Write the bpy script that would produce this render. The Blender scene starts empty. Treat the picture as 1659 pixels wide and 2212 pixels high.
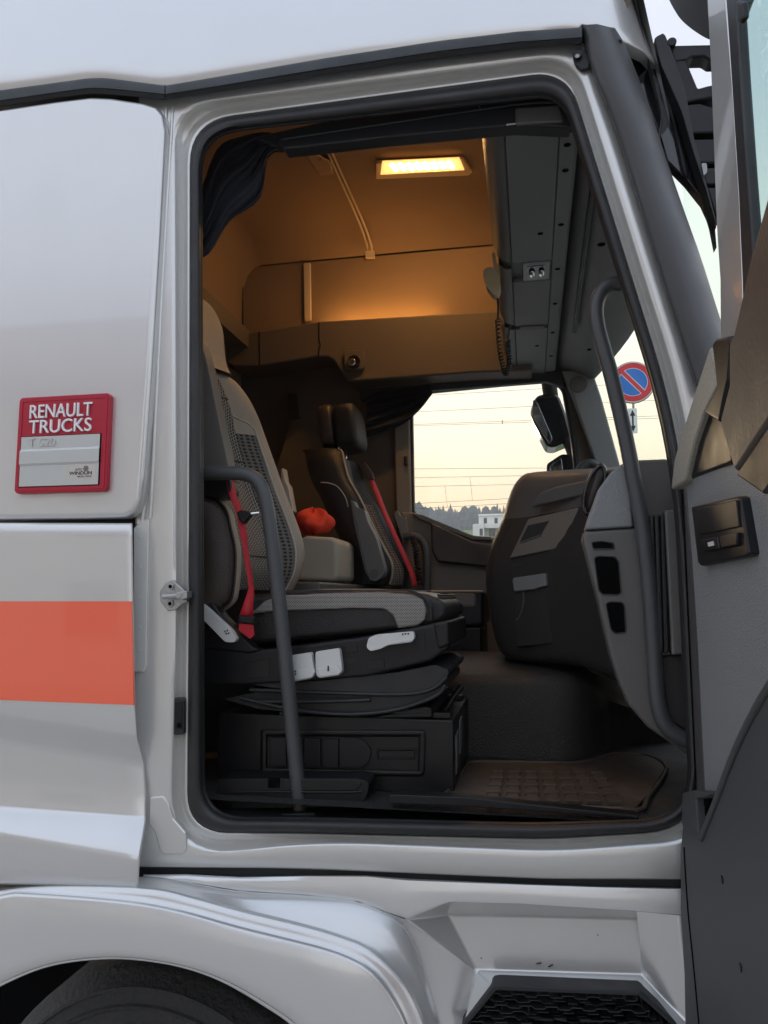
import bpy, bmesh, math, random
from mathutils import Vector, Matrix
random.seed(7)
R = math.radians
scene = bpy.context.scene
col = scene.collection

# ------------------------------------------------------------ camera, sky, sun, exposure
YAW, PIT, FPX = R(11), R(6.5), 1612.0            # the photograph's own lens, measured on a 1659 x 2212 copy of it
CAM = Vector((0, 0, 2.0))
cd = bpy.data.cameras.new('camera'); cam = bpy.data.objects.new('camera', cd); col.objects.link(cam)
cam.location = CAM; cam.rotation_euler = (R(90) + PIT, 0, YAW)
cd.sensor_fit = 'VERTICAL'; cd.sensor_height = 24; cd.lens = 24 * FPX / 2212
cd.clip_start = 0.05; cd.clip_end = 4000
scene.camera = cam
scene.render.resolution_x, scene.render.resolution_y = 768, 1024

SUN_EL, SUN_AZ = R(5), R(-14)                     # low sun beyond the truck; azimuth from +Y towards +X
w = bpy.data.worlds.new('World'); scene.world = w; w.use_nodes = True
nt = w.node_tree; bg = nt.nodes['Background']
sky = nt.nodes.new('ShaderNodeTexSky'); sky.sky_type = 'NISHITA'; sky.sun_disc = False
sky.sun_elevation = SUN_EL; sky.sun_rotation = SUN_AZ
sky.air_density = 1.0; sky.dust_density = 2.0; sky.ozone_density = 1.5
# hazy evening: the clear-sky model adds a little colour to a smooth veil that is warm low down towards the sun
def nn(t, **k):
    n = nt.nodes.new(t)
    for a_, b_ in k.items(): setattr(n, a_, b_)
    return n
tc = nn('ShaderNodeTexCoord'); sp = nn('ShaderNodeSeparateXYZ'); nt.links.new(tc.outputs['Generated'], sp.inputs[0])
def ramp(stops):
    r = nn('ShaderNodeValToRGB'); r.color_ramp.interpolation = 'EASE'
    while len(r.color_ramp.elements) < len(stops): r.color_ramp.elements.new(.5)
    for e, (p_, c_) in zip(r.color_ramp.elements, stops): e.position = p_; e.color = (*c_, 1)
    nt.links.new(sp.outputs[2], r.inputs[0]); return r
warm = ramp(((0, (1.02, .63, .25)), (.10, (.98, .70, .35)), (.22, (.92, .78, .58)), (.38, (.72, .68, .65)), (.58, (.44, .46, .52)), (1, (.44, .51, .63))))
cool = ramp(((0, (.78, .72, .66)), (.12, (.75, .73, .71)), (.40, (.60, .66, .78)), (1, (.46, .53, .66))))
dt = nn('ShaderNodeVectorMath', operation='DOT_PRODUCT'); nt.links.new(tc.outputs['Generated'], dt.inputs[0])
dt.inputs[1].default_value = (math.sin(SUN_AZ), math.cos(SUN_AZ), 0)
mr_ = nn('ShaderNodeMapRange', interpolation_type='SMOOTHSTEP'); mr_.inputs[1].default_value = -.1; mr_.inputs[2].default_value = .95; nt.links.new(dt.outputs['Value'], mr_.inputs[0])
mx_ = nn('ShaderNodeMix', data_type='RGBA'); nt.links.new(mr_.outputs[0], mx_.inputs[0]); nt.links.new(cool.outputs[0], mx_.inputs[6]); nt.links.new(warm.outputs[0], mx_.inputs[7])
bg.inputs[1].default_value = 0.006; nt.links.new(sky.outputs[0], bg.inputs[0])
bg2 = nn('ShaderNodeBackground'); bg2.inputs[1].default_value = .95; nt.links.new(mx_.outputs[2], bg2.inputs[0])
ad = nn('ShaderNodeAddShader'); nt.links.new(bg.outputs[0], ad.inputs[0]); nt.links.new(bg2.outputs[0], ad.inputs[1])
nt.links.new(ad.outputs[0], nt.nodes['World Output'].inputs[0])
sl = bpy.data.lights.new('sun', 'SUN'); so = bpy.data.objects.new('sun', sl); col.objects.link(so)
sl.energy = 0.9; sl.angle = R(10); sl.color = (1, .72, .42)
sd = Vector((math.sin(SUN_AZ) * math.cos(SUN_EL), math.cos(SUN_AZ) * math.cos(SUN_EL), math.sin(SUN_EL)))
so.rotation_euler = sd.to_track_quat('Z', 'Y').to_euler(); so.location = (0, 0, 30)
scene.view_settings.view_transform = 'Standard'; scene.view_settings.look = 'None'
scene.view_settings.exposure = 1.05; scene.view_settings.gamma = 1.0

# ------------------------------------------------------------ measuring helpers: a sight line meets a real plane of the place
FW = Vector((-math.sin(YAW) * math.cos(PIT), math.cos(YAW) * math.cos(PIT), math.sin(PIT)))
RT = Vector((math.cos(YAW), math.sin(YAW), 0)); UP = RT.cross(FW)
def ray(u, v): return FW + (u - 829.5) / FPX * RT - (v - 1106) / FPX * UP
def P(u, v, Y): r = ray(u, v); return CAM + r * (Y / r.y)
def PX(u, v, X): r = ray(u, v); return CAM + r * (X / r.x)
def PZ(u, v, Z): r = ray(u, v); return CAM + r * ((Z - 2.0) / r.z)
def PP(u, v, p0, n): r = ray(u, v); return CAM + r * ((p0 - CAM).dot(n) / r.dot(n))

# ------------------------------------------------------------ materials
M = {}
def mat(name, c, rough=.5, metal=0., coat=0., bump=None, var=0., emit=None, spec=None, vscale=3.0, sheen=0, rvar=0.):
    m = bpy.data.materials.new(name); m.use_nodes = True; t = m.node_tree; b = t.nodes['Principled BSDF']
    b.inputs['Base Color'].default_value = (*c, 1); b.inputs['Roughness'].default_value = rough
    b.inputs['Metallic'].default_value = metal; b.inputs['Coat Weight'].default_value = coat
    b.inputs['Coat Roughness'].default_value = .04
    if spec is not None: b.inputs['Specular IOR Level'].default_value = spec
    if sheen: b.inputs['Sheen Weight'].default_value = sheen
    co = t.nodes.new('ShaderNodeTexCoord')
    if var:
        n = t.nodes.new('ShaderNodeTexNoise'); n.inputs['Scale'].default_value = vscale; n.inputs['Detail'].default_value = 6
        t.links.new(co.outputs['Object'], n.inputs['Vector'])
        mx = t.nodes.new('ShaderNodeMix'); mx.data_type = 'RGBA'
        mx.inputs[6].default_value = (*[x * (1 - var) for x in c], 1); mx.inputs[7].default_value = (*[min(1, x * (1 + var)) for x in c], 1)
        t.links.new(n.outputs['Fac'], mx.inputs[0]); t.links.new(mx.outputs[2], b.inputs['Base Color'])
    if rvar:
        n3 = t.nodes.new('ShaderNodeTexNoise'); n3.inputs['Scale'].default_value = 9; n3.inputs['Detail'].default_value = 7
        t.links.new(co.outputs['Object'], n3.inputs['Vector'])
        mr = t.nodes.new('ShaderNodeMapRange'); mr.inputs[1].default_value = .3; mr.inputs[2].default_value = .75
        mr.inputs[3].default_value = max(.02, rough - rvar); mr.inputs[4].default_value = min(1, rough + rvar)
        t.links.new(n3.outputs['Fac'], mr.inputs[0]); t.links.new(mr.outputs[0], b.inputs['Roughness'])
    if bump:
        kind, sc, st = bump
        if kind == 'swell': n2 = t.nodes.new('ShaderNodeTexNoise'); n2.inputs['Detail'].default_value = 0; out = 'Fac'
        elif kind == 'noise': n2 = t.nodes.new('ShaderNodeTexNoise'); n2.inputs['Detail'].default_value = 3; out = 'Fac'
        else: n2 = t.nodes.new('ShaderNodeTexVoronoi'); out = 'Distance'
        n2.inputs['Scale'].default_value = sc; t.links.new(co.outputs['Object'], n2.inputs['Vector'])
        bp = t.nodes.new('ShaderNodeBump'); bp.inputs['Strength'].default_value = st; bp.inputs['Distance'].default_value = .05 if kind == 'swell' else .01
        t.links.new(n2.outputs[out], bp.inputs['Height']); t.links.new(bp.outputs[0], b.inputs['Normal'])
    if emit:
        b.inputs['Emission Color'].default_value = (*emit[0], 1); b.inputs['Emission Strength'].default_value = emit[1]
    M[name] = m; return m

def pattern(name, light, dark, swap, scale, kind, rough=.75, row=.26):
    """woven seat cloth: staggered slots, or round punched dots, in the seat's own plane"""
    m = mat(name, light, rough); t = m.node_tree; b = t.nodes['Principled BSDF']
    co = t.nodes.new('ShaderNodeTexCoord'); sp = t.nodes.new('ShaderNodeSeparateXYZ'); cb = t.nodes.new('ShaderNodeCombineXYZ')
    t.links.new(co.outputs['Object'], sp.inputs[0])
    t.links.new(sp.outputs[swap[0]], cb.inputs[0]); t.links.new(sp.outputs[swap[1]], cb.inputs[1])
    if kind == 'slot':
        n = t.nodes.new('ShaderNodeTexBrick'); n.inputs['Scale'].default_value = scale
        n.inputs['Color1'].default_value = (*dark, 1); n.inputs['Color2'].default_value = (*[d * 1.6 for d in dark], 1)
        n.inputs['Mortar'].default_value = (*light, 1); n.inputs['Mortar Size'].default_value = .05; n.inputs['Mortar Smooth'].default_value = .3
        n.inputs['Brick Width'].default_value = .5; n.inputs['Row Height'].default_value = row
        t.links.new(cb.outputs[0], n.inputs['Vector']); t.links.new(n.outputs['Color'], b.inputs['Base Color']); h = n.outputs['Fac']
    else:
        n = t.nodes.new('ShaderNodeTexVoronoi'); n.inputs['Scale'].default_value = scale; n.inputs['Randomness'].default_value = .12
        n.voronoi_dimensions = '2D'
        t.links.new(cb.outputs[0], n.inputs['Vector'])
        r = t.nodes.new('ShaderNodeValToRGB'); r.color_ramp.elements[0].position = .3; r.color_ramp.elements[1].position = .36
        r.color_ramp.elements[0].color = (*dark, 1); r.color_ramp.elements[1].color = (*light, 1)
        t.links.new(n.outputs['Distance'], r.inputs[0]); t.links.new(r.outputs[0], b.inputs['Base Color']); h = n.outputs['Distance']
    bp = t.nodes.new('ShaderNodeBump'); bp.inputs['Strength'].default_value = .5; bp.inputs['Distance'].default_value = .004
    t.links.new(h, bp.inputs['Height']); t.links.new(bp.outputs[0], b.inputs['Normal'])
    return m

def glass(name, tint, refl):
    m = bpy.data.materials.new(name); m.use_nodes = True; t = m.node_tree
    for n in list(t.nodes): t.nodes.remove(n)
    o = t.nodes.new('ShaderNodeOutputMaterial'); mx = t.nodes.new('ShaderNodeMixShader'); tr = t.nodes.new('ShaderNodeBsdfTransparent')
    gl = t.nodes.new('ShaderNodeBsdfGlossy'); 
    tr.inputs[0].default_value = (*tint, 1); gl.inputs['Roughness'].default_value = .02
    mx.inputs[0].default_value = refl                                # coated pane: almost no mirror image
    t.links.new(tr.outputs[0], mx.inputs[1]); t.links.new(gl.outputs[0], mx.inputs[2])
    t.links.new(mx.outputs[0], o.inputs[0]); M[name] = m

def weather(name):
    """road film in faint vertical streaks, sparse dark specks"""
    m = M[name]; t = m.node_tree; b = t.nodes['Principled BSDF']; L = t.links
    co = t.nodes.new('ShaderNodeTexCoord'); mp = t.nodes.new('ShaderNodeMapping'); mp.inputs['Scale'].default_value = (9, 9, 3)
    n = t.nodes.new('ShaderNodeTexNoise'); n.inputs['Scale'].default_value = 1; n.inputs['Detail'].default_value = 5
    L.new(co.outputs['Object'], mp.inputs[0]); L.new(mp.outputs[0], n.inputs['Vector'])
    r0 = b.inputs['Roughness'].default_value
    mr = t.nodes.new('ShaderNodeMapRange'); mr.inputs[1].default_value = .35; mr.inputs[2].default_value = .7; mr.inputs[3].default_value = r0 - .008; mr.inputs[4].default_value = r0 + .012
    L.new(n.outputs['Fac'], mr.inputs[0]); L.new(mr.outputs[0], b.inputs['Roughness'])
    vo = t.nodes.new('ShaderNodeTexVoronoi'); vo.inputs['Scale'].default_value = 19; L.new(co.outputs['Object'], vo.inputs['Vector'])
    sp_ = t.nodes.new('ShaderNodeSeparateColor'); L.new(vo.outputs['Color'], sp_.inputs[0])
    lt = t.nodes.new('ShaderNodeMath'); lt.operation = 'LESS_THAN'; lt.inputs[1].default_value = .022; L.new(vo.outputs['Distance'], lt.inputs[0])
    gt = t.nodes.new('ShaderNodeMath'); gt.operation = 'GREATER_THAN'; gt.inputs[1].default_value = .90; L.new(sp_.outputs[0], gt.inputs[0])
    ml = t.nodes.new('ShaderNodeMath'); ml.operation = 'MULTIPLY'; L.new(lt.outputs[0], ml.inputs[0]); L.new(gt.outputs[0], ml.inputs[1])
    src = b.inputs['Base Color'].links[0].from_socket
    mx = t.nodes.new('ShaderNodeMix'); mx.data_type = 'RGBA'; L.new(ml.outputs[0], mx.inputs[0]); L.new(src, mx.inputs[6]); mx.inputs[7].default_value = (.16, .15, .13, 1)
    fm_ = t.nodes.new('ShaderNodeMix'); fm_.data_type = 'RGBA'; fm_.inputs[7].default_value = (.50, .47, .42, 1)
    m2 = t.nodes.new('ShaderNodeMapRange'); m2.inputs[1].default_value = .5; m2.inputs[2].default_value = .8; m2.inputs[4].default_value = .05; L.new(n.outputs['Fac'], m2.inputs[0])
    L.new(m2.outputs[0], fm_.inputs[0]); L.new(mx.outputs[2], fm_.inputs[6]); L.new(fm_.outputs[2], b.inputs['Base Color'])
mat('silver', (.655, .655, .645), .31, .54, 1.0, ('swell', 1.6, .05), .02); weather('silver')
mat('silver_inner', (.64, .64, .62), .33, .56, .8, None, .02)
mat('red_plastic', (.42, .008, .03), .38, bump=('noise', 400, .03))
mat('white_paint', (.82, .82, .82), .4)
mat('plate_alu', (.55, .56, .54), .42, .35, var=.04, vscale=40)
mat('sticker', (.58, .54, .48), .55, var=.1, vscale=120)
mat('ink', (.012, .012, .014), .5)
mat('stripe', (.96, .16, .085), .25, coat=.6, bump=('swell', 3, .06))
mat('rubber', (.017, .017, .018), .5, var=.3, vscale=20, rvar=.12)
mat('black_trim', (.016, .017, .019), .55, bump=('noise', 600, .08), rvar=.1)
mat('pillar_trim', (.05, .05, .052), .42, bump=('noise', 700, .12), rvar=.08)
mat('gloss_black', (.010, .011, .013), .12, coat=.5)
mat('dash', (.115, .110, .103), .5, bump=('vor', 320, .12), rvar=.06)
mat('dash_lower', (.040, .038, .036), .55, spec=.35, bump=('vor', 320, .12), rvar=.06)
mat('taupe', (.20, .172, .143), .5, bump=('vor', 320, .1), rvar=.06)
mat('door_trim', (.22, .226, .228), .55, bump=('vor', 260, .25), var=.05)
mat('door_dark', (.058, .060, .062), .6, bump=('noise', 500, .1))
mat('brown_trim', (.030, .023, .021), .5, bump=('noise', 300, .1), rvar=.1)
mat('edge_rubber', (.075, .068, .068), .5, bump=('noise', 200, .3))
mat('handle_grip', (.070, .058, .049), .5, bump=('noise', 120, .1), var=.2, vscale=8, rvar=.1)
mat('speckle', (.34, .32, .27), .6, var=.5, vscale=260, bump=('noise', 300, .3))
mat('console', (.16, .162, .158), .55, bump=('vor', 350, .12), rvar=.05)
mat('console_edge', (.11, .108, .10), .5, bump=('vor', 350, .1))
mat('headliner', (.215, .15, .098), .85, bump=('noise', 500, .15), var=.06, vscale=2)
mat('trim_strip', (.5, .42, .33), .5)
mat('valance', (.105, .082, .06), .7, bump=('noise', 400, .15), var=.08)
mat('wall_dark', (.11, .09, .07), .8, bump=('noise', 300, .1), var=.12)
mat('floor_rubber', (.03, .029, .028), .5, bump=('vor', 210, .35), rvar=.08)
mat('tunnel', (.055, .049, .043), .38, spec=.4, bump=('vor', 210, .45), rvar=.06)
mat('mat_rubber', (.070, .050, .036), .5, var=.35, vscale=16, bump=('noise', 60, .2), rvar=.12)
mat('leather', (.36, .295, .23), .42, bump=('vor', 330, .28), var=.05)
mat('leather_black', (.018, .016, .015), .36, spec=.4, bump=('vor', 330, .25), rvar=.06)
mat('leather_brown', (.05, .034, .028), .4, bump=('vor', 330, .25))
mat('thread', (.55, .5, .43), .7)
mat('plastic_black', (.009, .009, .010), .42, spec=.35, bump=('noise', 500, .05), rvar=.08)
mat('seat_metal', (.007, .007, .007), .38, spec=.4, rvar=.1)
mat('lever', (.62, .62, .60), .42, var=.03)
mat('rail_paint', (.060, .063, .066), .45, bump=('noise', 400, .06), rvar=.06)
mat('belt_red', (.50, .012, .025), .6, bump=('noise', 700, .15))
mat('curtain', (.008, .009, .015), .9, bump=('noise', 300, .2))
mat('red_cloth', (.75, .045, .012), .75, bump=('noise', 60, .2))
mat('beige_pad', (.46, .42, .34), .8, bump=('noise', 250, .15), var=.06)
mat('chrome', (.8, .8, .8), .12, 1)
mat('cast_metal', (.42, .42, .41), .42, .9, bump=('noise', 150, .25), var=.15, vscale=30)
mat('mirror_glass', (.8, .82, .85), .03, 1)
mat('tyre', (.028, .028, .028), .7, bump=('noise', 60, .7), var=.3)
mat('mic', (.42, .33, .20), .45)
mat('lamp_housing', (.55, .42, .28), .4)
mat('lens', (.8, .6, .35), .25, emit=((1, .47, .13), .7))
mat('led', (1, .8, .5), .4, emit=((1, .52, .18), 330))
mat('led_strip', (1, .8, .5), .4, emit=((1, .47, .12), 26))
mat('ground', (.40, .375, .34), .85, bump=('noise', 40, .4), var=.25, vscale=.6)
mat('meadow', (.10, .16, .04), .9, var=.25, vscale=.05)
mat('forest', (.035, .055, .03), .9, var=.4, vscale=.08)
mat('render_wall', (.72, .70, .66), .8, var=.03)
mat('facade', (.82, .79, .74), .8, var=.04)
mat('wood', (.30, .16, .09), .7, var=.2)
mat('roof_tile', (.28, .11, .07), .8, var=.2)
mat('window_dark', (.03, .035, .04), .1)
mat('wire', (.10, .085, .07), .6)
mat('galvanised', (.30, .31, .31), .45, .7)
mat('sign_red', (.62, .02, .03), .4)
mat('sign_blue', (.02, .16, .55), .4)
mat('sign_white', (.8, .8, .8), .4)
mat('sign_back', (.16, .18, .17), .6)
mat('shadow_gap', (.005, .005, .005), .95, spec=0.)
pattern('fabric', (.36, .315, .26), (.03, .026, .024), (2, 1), 44, 'slot', row=.38)
pattern('fabric_side', (.46, .43, .385), (.05, .046, .042), (0, 2), 72, 'slot')
pattern('perforated', (.14, .125, .11), (.015, .014, .013), (1, 2), 80, 'dot')
glass('window_glass', (.97, .98, .97), .03); glass('windscreen_glass', (.90, .97, .92), .03); glass('door_glass', (.80, .92, .90), .16)

# ------------------------------------------------------------ mesh helpers
def link(o, parent=None):
    col.objects.link(o)
    if parent:
        o.parent = parent; o.matrix_parent_inverse = parent.matrix_world.inverted()
    return o
def mk(name, verts, faces, m, parent=None, bevel=0, seg=3, smooth=True, solid=0, sub=0, sharp=None, flip=False):
    me = bpy.data.meshes.new(name); me.from_pydata([tuple(v) for v in verts], [], faces); me.update()
    bm = bmesh.new(); bm.from_mesh(me); bmesh.ops.remove_doubles(bm, verts=bm.verts, dist=1e-6)
    bmesh.ops.recalc_face_normals(bm, faces=bm.faces)
    if flip: bmesh.ops.reverse_faces(bm, faces=bm.faces)
    bm.to_mesh(me); bm.free()
    if smooth:
        me.shade_smooth()
        if not bevel and not sub: me.set_sharp_from_angle(angle=R(sharp or 40))
    me.materials.append(M[m]); o = bpy.data.objects.new(name, me); link(o, parent)
    if solid: md = o.modifiers.new('s', 'SOLIDIFY'); md.thickness = solid; md.offset = 0
    if bevel:
        md = o.modifiers.new('b', 'BEVEL'); md.width = bevel; md.segments = seg; md.limit_method = 'ANGLE'; md.angle_limit = R(sharp or 25); md.harden_normals = True
    if sub: md = o.modifiers.new('u', 'SUBSURF'); md.levels = md.render_levels = sub
    return o
def prism(name, pts, d, m, parent=None, bevel=0, seg=3, **k):
    n = len(pts); d = Vector(d); V = list(pts) + [p + d for p in pts]
    F = [list(range(n)), list(range(2 * n - 1, n - 1, -1))] + [[i, (i + 1) % n, n + (i + 1) % n, n + i] for i in range(n)]
    return mk(name, V, F, m, parent, bevel, seg, **k)
def slab(name, uv, Y, th, m, parent=None, bevel=.004, seg=3, **k):       # an upright plate parallel to the truck's side
    return prism(name, [P(u, v, Y) for u, v in uv], (0, th, 0), m, parent, bevel, seg, **k)
def box(name, c, s, m, parent=None, bevel=.004, seg=3, rot=None, **k):
    V = [Vector((x * s[0] / 2, y * s[1] / 2, z * s[2] / 2)) for x in (-1, 1) for y in (-1, 1) for z in (-1, 1)]
    if rot: V = [rot @ v for v in V]
    V = [v + Vector(c) for v in V]
    F = [[0, 1, 3, 2], [4, 6, 7, 5], [0, 4, 5, 1], [2, 3, 7, 6], [0, 2, 6, 4], [1, 5, 7, 3]]
    return mk(name, V, F, m, parent, bevel, seg, **k)
def bbox(name, x, y, z, m, parent=None, bevel=.004, **k):
    return box(name, ((x[0] + x[1]) / 2, (y[0] + y[1]) / 2, (z[0] + z[1]) / 2), (x[1] - x[0], y[1] - y[0], z[1] - z[0]), m, parent, bevel, **k)
def grid(name, rows, m, parent=None, closed=False, **k):
    n = len(rows[0]); V = [p for r in rows for p in r]; F = []
    for i in range(len(rows) - 1):
        for j in range(n if closed else n - 1):
            a, b = i * n + j, i * n + (j + 1) % n
            F.append([a, b, b + n, a + n])
    return mk(name, V, F, m, parent, **k)
def smoothpath(pts, n=8):
    pts = [Vector(p) for p in pts]; out = []
    for i in range(len(pts) - 1):
        p0, p1, p2, p3 = pts[max(i - 1, 0)], pts[i], pts[i + 1], pts[min(i + 2, len(pts) - 1)]
        for k in range(n):
            t = k / n
            out.append(.5 * ((2 * p1) + (p2 - p0) * t + (2 * p0 - 5 * p1 + 4 * p2 - p3) * t * t + (3 * p1 - p0 - 3 * p2 + p3) * t ** 3))
    out.append(pts[-1]); return out
def tube(name, pts, r, m, parent=None, n=12, sm=6, cap=True, flat=None):
    pts = smoothpath(pts, sm) if sm > 1 else [Vector(p) for p in pts]
    rows = []; nrm = None
    for i, p in enumerate(pts):
        t = (pts[min(i + 1, len(pts) - 1)] - pts[max(i - 1, 0)]).normalized()
        if nrm is None: nrm = t.orthogonal().normalized()
        nrm = (nrm - t * nrm.dot(t)).normalized(); bn = t.cross(nrm)
        rr = r[min(i * len(r) // len(pts), len(r) - 1)] if isinstance(r, (list, tuple)) else r
        rows.append([p + (nrm * math.cos(a) + bn * math.sin(a)) * rr for a in [2 * math.pi * k / n for k in range(n)]])
    V = [q for rw in rows for q in rw]; F = []
    for i in range(len(rows) - 1):
        for j in range(n): a, b = i * n + j, i * n + (j + 1) % n; F.append([a, b, b + n, a + n])
    if cap: F += [list(range(n - 1, -1, -1)), list(range(len(V) - n, len(V)))]
    return mk(name, V, F, m, parent, sharp=50)
def ribbon(name, pts, wvec, m, parent=None, th=.002):
    pts = smoothpath(pts, 5); ws = wvec if isinstance(wvec, list) else [wvec] * len(pts)
    n = len(pts); ws = [Vector(ws[min(i * len(ws) // n, len(ws) - 1)]) for i in range(n)]
    return grid(name, [[p - q / 2, p + q / 2] for p, q in zip(pts, ws)], m, parent, solid=th)
def disc(name, c, axis, r, th, m, parent=None, n=28, bevel=.002, sx=1, sz=1, **k):
    axis = Vector(axis).normalized(); a = axis.orthogonal().normalized()
    if abs(axis.y) > .7: a = Vector((1, 0, 0))
    a = (a - axis * a.dot(axis)).normalized(); b = axis.cross(a); c = Vector(c)
    return prism(name, [c + a * math.cos(2 * math.pi * i / n) * r * sx + b * math.sin(2 * math.pi * i / n) * r * sz for i in range(n)], axis * th, m, parent, bevel, 2, **k)
def ball(name, c, s, m, parent=None, n=16, rot=None, power=2.0):
    rows = []; c = Vector(c)
    sp = lambda x: math.copysign(abs(x) ** (2 / power), x)
    for i in range(n + 1):
        th = -math.pi / 2 + math.pi * i / n; row = []
        for j in range(2 * n):
            ph = math.pi * j / n
            v = Vector((sp(math.cos(th)) * sp(math.cos(ph)) * s[0], sp(math.cos(th)) * sp(math.sin(ph)) * s[1], sp(math.sin(th)) * s[2]))
            if rot: v = rot @ v
            row.append(c + v)
        rows.append(row)
    return grid(name, rows, m, parent, closed=True, sharp=70)
def tag(o, label=None, cat=None, group=None, kind=None):
    if label: o['label'] = label
    if cat: o['category'] = cat
    if group: o['group'] = group
    if kind: o['kind'] = kind
    return o
def empty(name, loc):
    o = bpy.data.objects.new(name, None); o.location = loc; o.empty_display_size = .2; col.objects.link(o)
    bpy.context.view_layer.update(); return o
def text(name, s, x0, x1, z0, z1, Y, m, parent, depth=.003, offset=0.0):
    cu = bpy.data.curves.new(name, 'FONT'); cu.body = s; cu.extrude = .02; cu.offset = offset; cu.resolution_u = 4
    tmp = bpy.data.objects.new('tmp', cu); col.objects.link(tmp); bpy.context.view_layer.update()
    me = bpy.data.meshes.new_from_object(tmp.evaluated_get(bpy.context.evaluated_depsgraph_get()))
    bpy.data.objects.remove(tmp); bpy.data.curves.remove(cu)
    xs = [v.co.x for v in me.vertices]; ys = [v.co.y for v in me.vertices]
    ax, bx_, ay, by = min(xs), max(xs), min(ys), max(ys)
    for v in me.vertices:
        x, y, z = v.co
        v.co = (x0 + (x - ax) / (bx_ - ax) * (x1 - x0), Y - (z + .02) / .04 * depth, z0 + (y - ay) / (by - ay) * (z1 - z0))
    me.materials.clear(); me.materials.append(M[m]); me.name = name
    o = bpy.data.objects.new(name, me); return link(o, parent)
def lerp_line(pts, n):
    """resample a polyline of (u, v) to n points"""
    d = [0]
    for a, b in zip(pts, pts[1:]): d.append(d[-1] + math.hypot(b[0] - a[0], b[1] - a[1]))
    out = []
    for i in range(n):
        s = d[-1] * i / (n - 1); k = max(j for j in range(len(pts) - 1) if d[j] <= s + 1e-9)
        t = (s - d[k]) / max(d[k + 1] - d[k], 1e-9)
        out.append(tuple(pts[k][c] + (pts[k + 1][c] - pts[k][c]) * t for c in range(len(pts[0]))))
    return out
def curve2(pts, n):
    """smooth a polyline of (u, v), then resample it"""
    return lerp_line([(p.x, p.y) for p in smoothpath([Vector((*p, 0)) for p in pts], 8)], n)
def rloop(cs, k=9):
    """closed loop with rounded corners given as (u, v, radius)"""
    out = []; n = len(cs)
    for i in range(n):
        p = Vector(cs[i][:2]); a = Vector(cs[i - 1][:2]); b = Vector(cs[(i + 1) % n][:2]); r = cs[i][2]
        d0 = (a - p); d1 = (b - p); s = min(r, d0.length * .45, d1.length * .45)
        p0 = p + d0.normalized() * s; p1 = p + d1.normalized() * s
        for j in range(k):
            t = j / (k - 1); out.append((p0 * (1 - t) ** 2 + p * 2 * t * (1 - t) + p1 * t * t).to_tuple())
    return out
def grow(loop, d):
    """push a closed (u, v) loop outward by d pixels"""
    n = len(loop); out = []
    for i in range(n):
        a = Vector(loop[i - 1]); b = Vector(loop[(i + 1) % n]); t = (b - a)
        if t.length < 1e-6: t = Vector((1, 0))
        t.normalize(); out.append((loop[i][0] + t.y * d, loop[i][1] - t.x * d))
    return out

# =============================================================== THE PLACE
# ground and hill: one sheet out to the horizon
def terr(x, y):
    z = 0 if y < 26 else 7.3 * min(1, (y - 26) / 40) if y < 66 else 7.3 + (y - 66) * .085 if y < 470 else 41.6 - (y - 470) * .01
    return z + (.9 * math.sin(x * .013 + y * .01) if y > 90 else 0)
ys = [26, 36, 46, 56, 66, 80, 110, 150, 200, 250, 300, 340, 380, 420, 470, 520, 600]
xs = [-560, -400, -250, -150, -80, -40, -15, 0, 15, 40, 80, 150, 250, 400, 560]
tag(grid('meadow', [[Vector((x, y, terr(x, y))) for x in xs] for y in ys if y >= 26], 'meadow'), kind='structure')
tag(grid('ground', [[Vector((x, y, 0)) for x in (-560, -60, 0, 60, 560)] for y in (-160, -60, 0, 14, 26)], 'ground'), kind='structure')

# =============================================================== TRUCK
truck = tag(empty('truck', (-.4, 3, 0)), 'silver truck cab with its passenger door open and an orange-red side stripe', 'truck')
YS = 1.80
# -------- upper flank above the black rail
rail_top = [(-80, 203), (0, 195), (190, 169), (225, 168), (290, 176), (357, 185), (480, 164), (700, 126), (950, 88), (1120, 68), (1258, 59), (1345, 84), (1392, 108), (1432, 156)]
rail_bot = [(-80, 243), (0, 231), (130, 211), (195, 203), (240, 205), (357, 215), (480, 197), (700, 162), (950, 124), (1120, 104), (1262, 94)]
bt = lerp_line(rail_top, 48); tp = lerp_line([(-80, -160), (400, -160), (900, -160), (1180, -160), (1345, -150), (1352, -90), (1362, 0)], 48)
rows = []
for i in range(11):
    t = i / 10; row = []
    for j in range(48):
        u = bt[j][0] + (tp[j][0] - bt[j][0]) * t; v = bt[j][1] + (tp[j][1] - bt[j][1]) * t
        row.append(P(u, v, 1.775 + .02 * t + .12 * t * t + .25 * max(0, (j - 38) / 9) ** 2.2))
    rows.append(row)
rows = [[p + Vector((0, .05, .0)) for p in rows[0]], [p + Vector((0, .004, -.004)) for p in rows[0]]] + rows
grid('roof_panel', rows, 'silver', truck, sharp=60)
grid('roof_front_edge', [[P(u, v, Y) for u, v in c] for c, Y in (([(1362, -40), (1376, 50), (1398, 112), (1436, 160)], 2.03), ([(1374, -40), (1390, 50), (1410, 112), (1446, 166)], 2.05), ([(1374, -40), (1390, 50), (1410, 112), (1446, 166)], 2.3))], 'silver_inner', truck)
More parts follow.
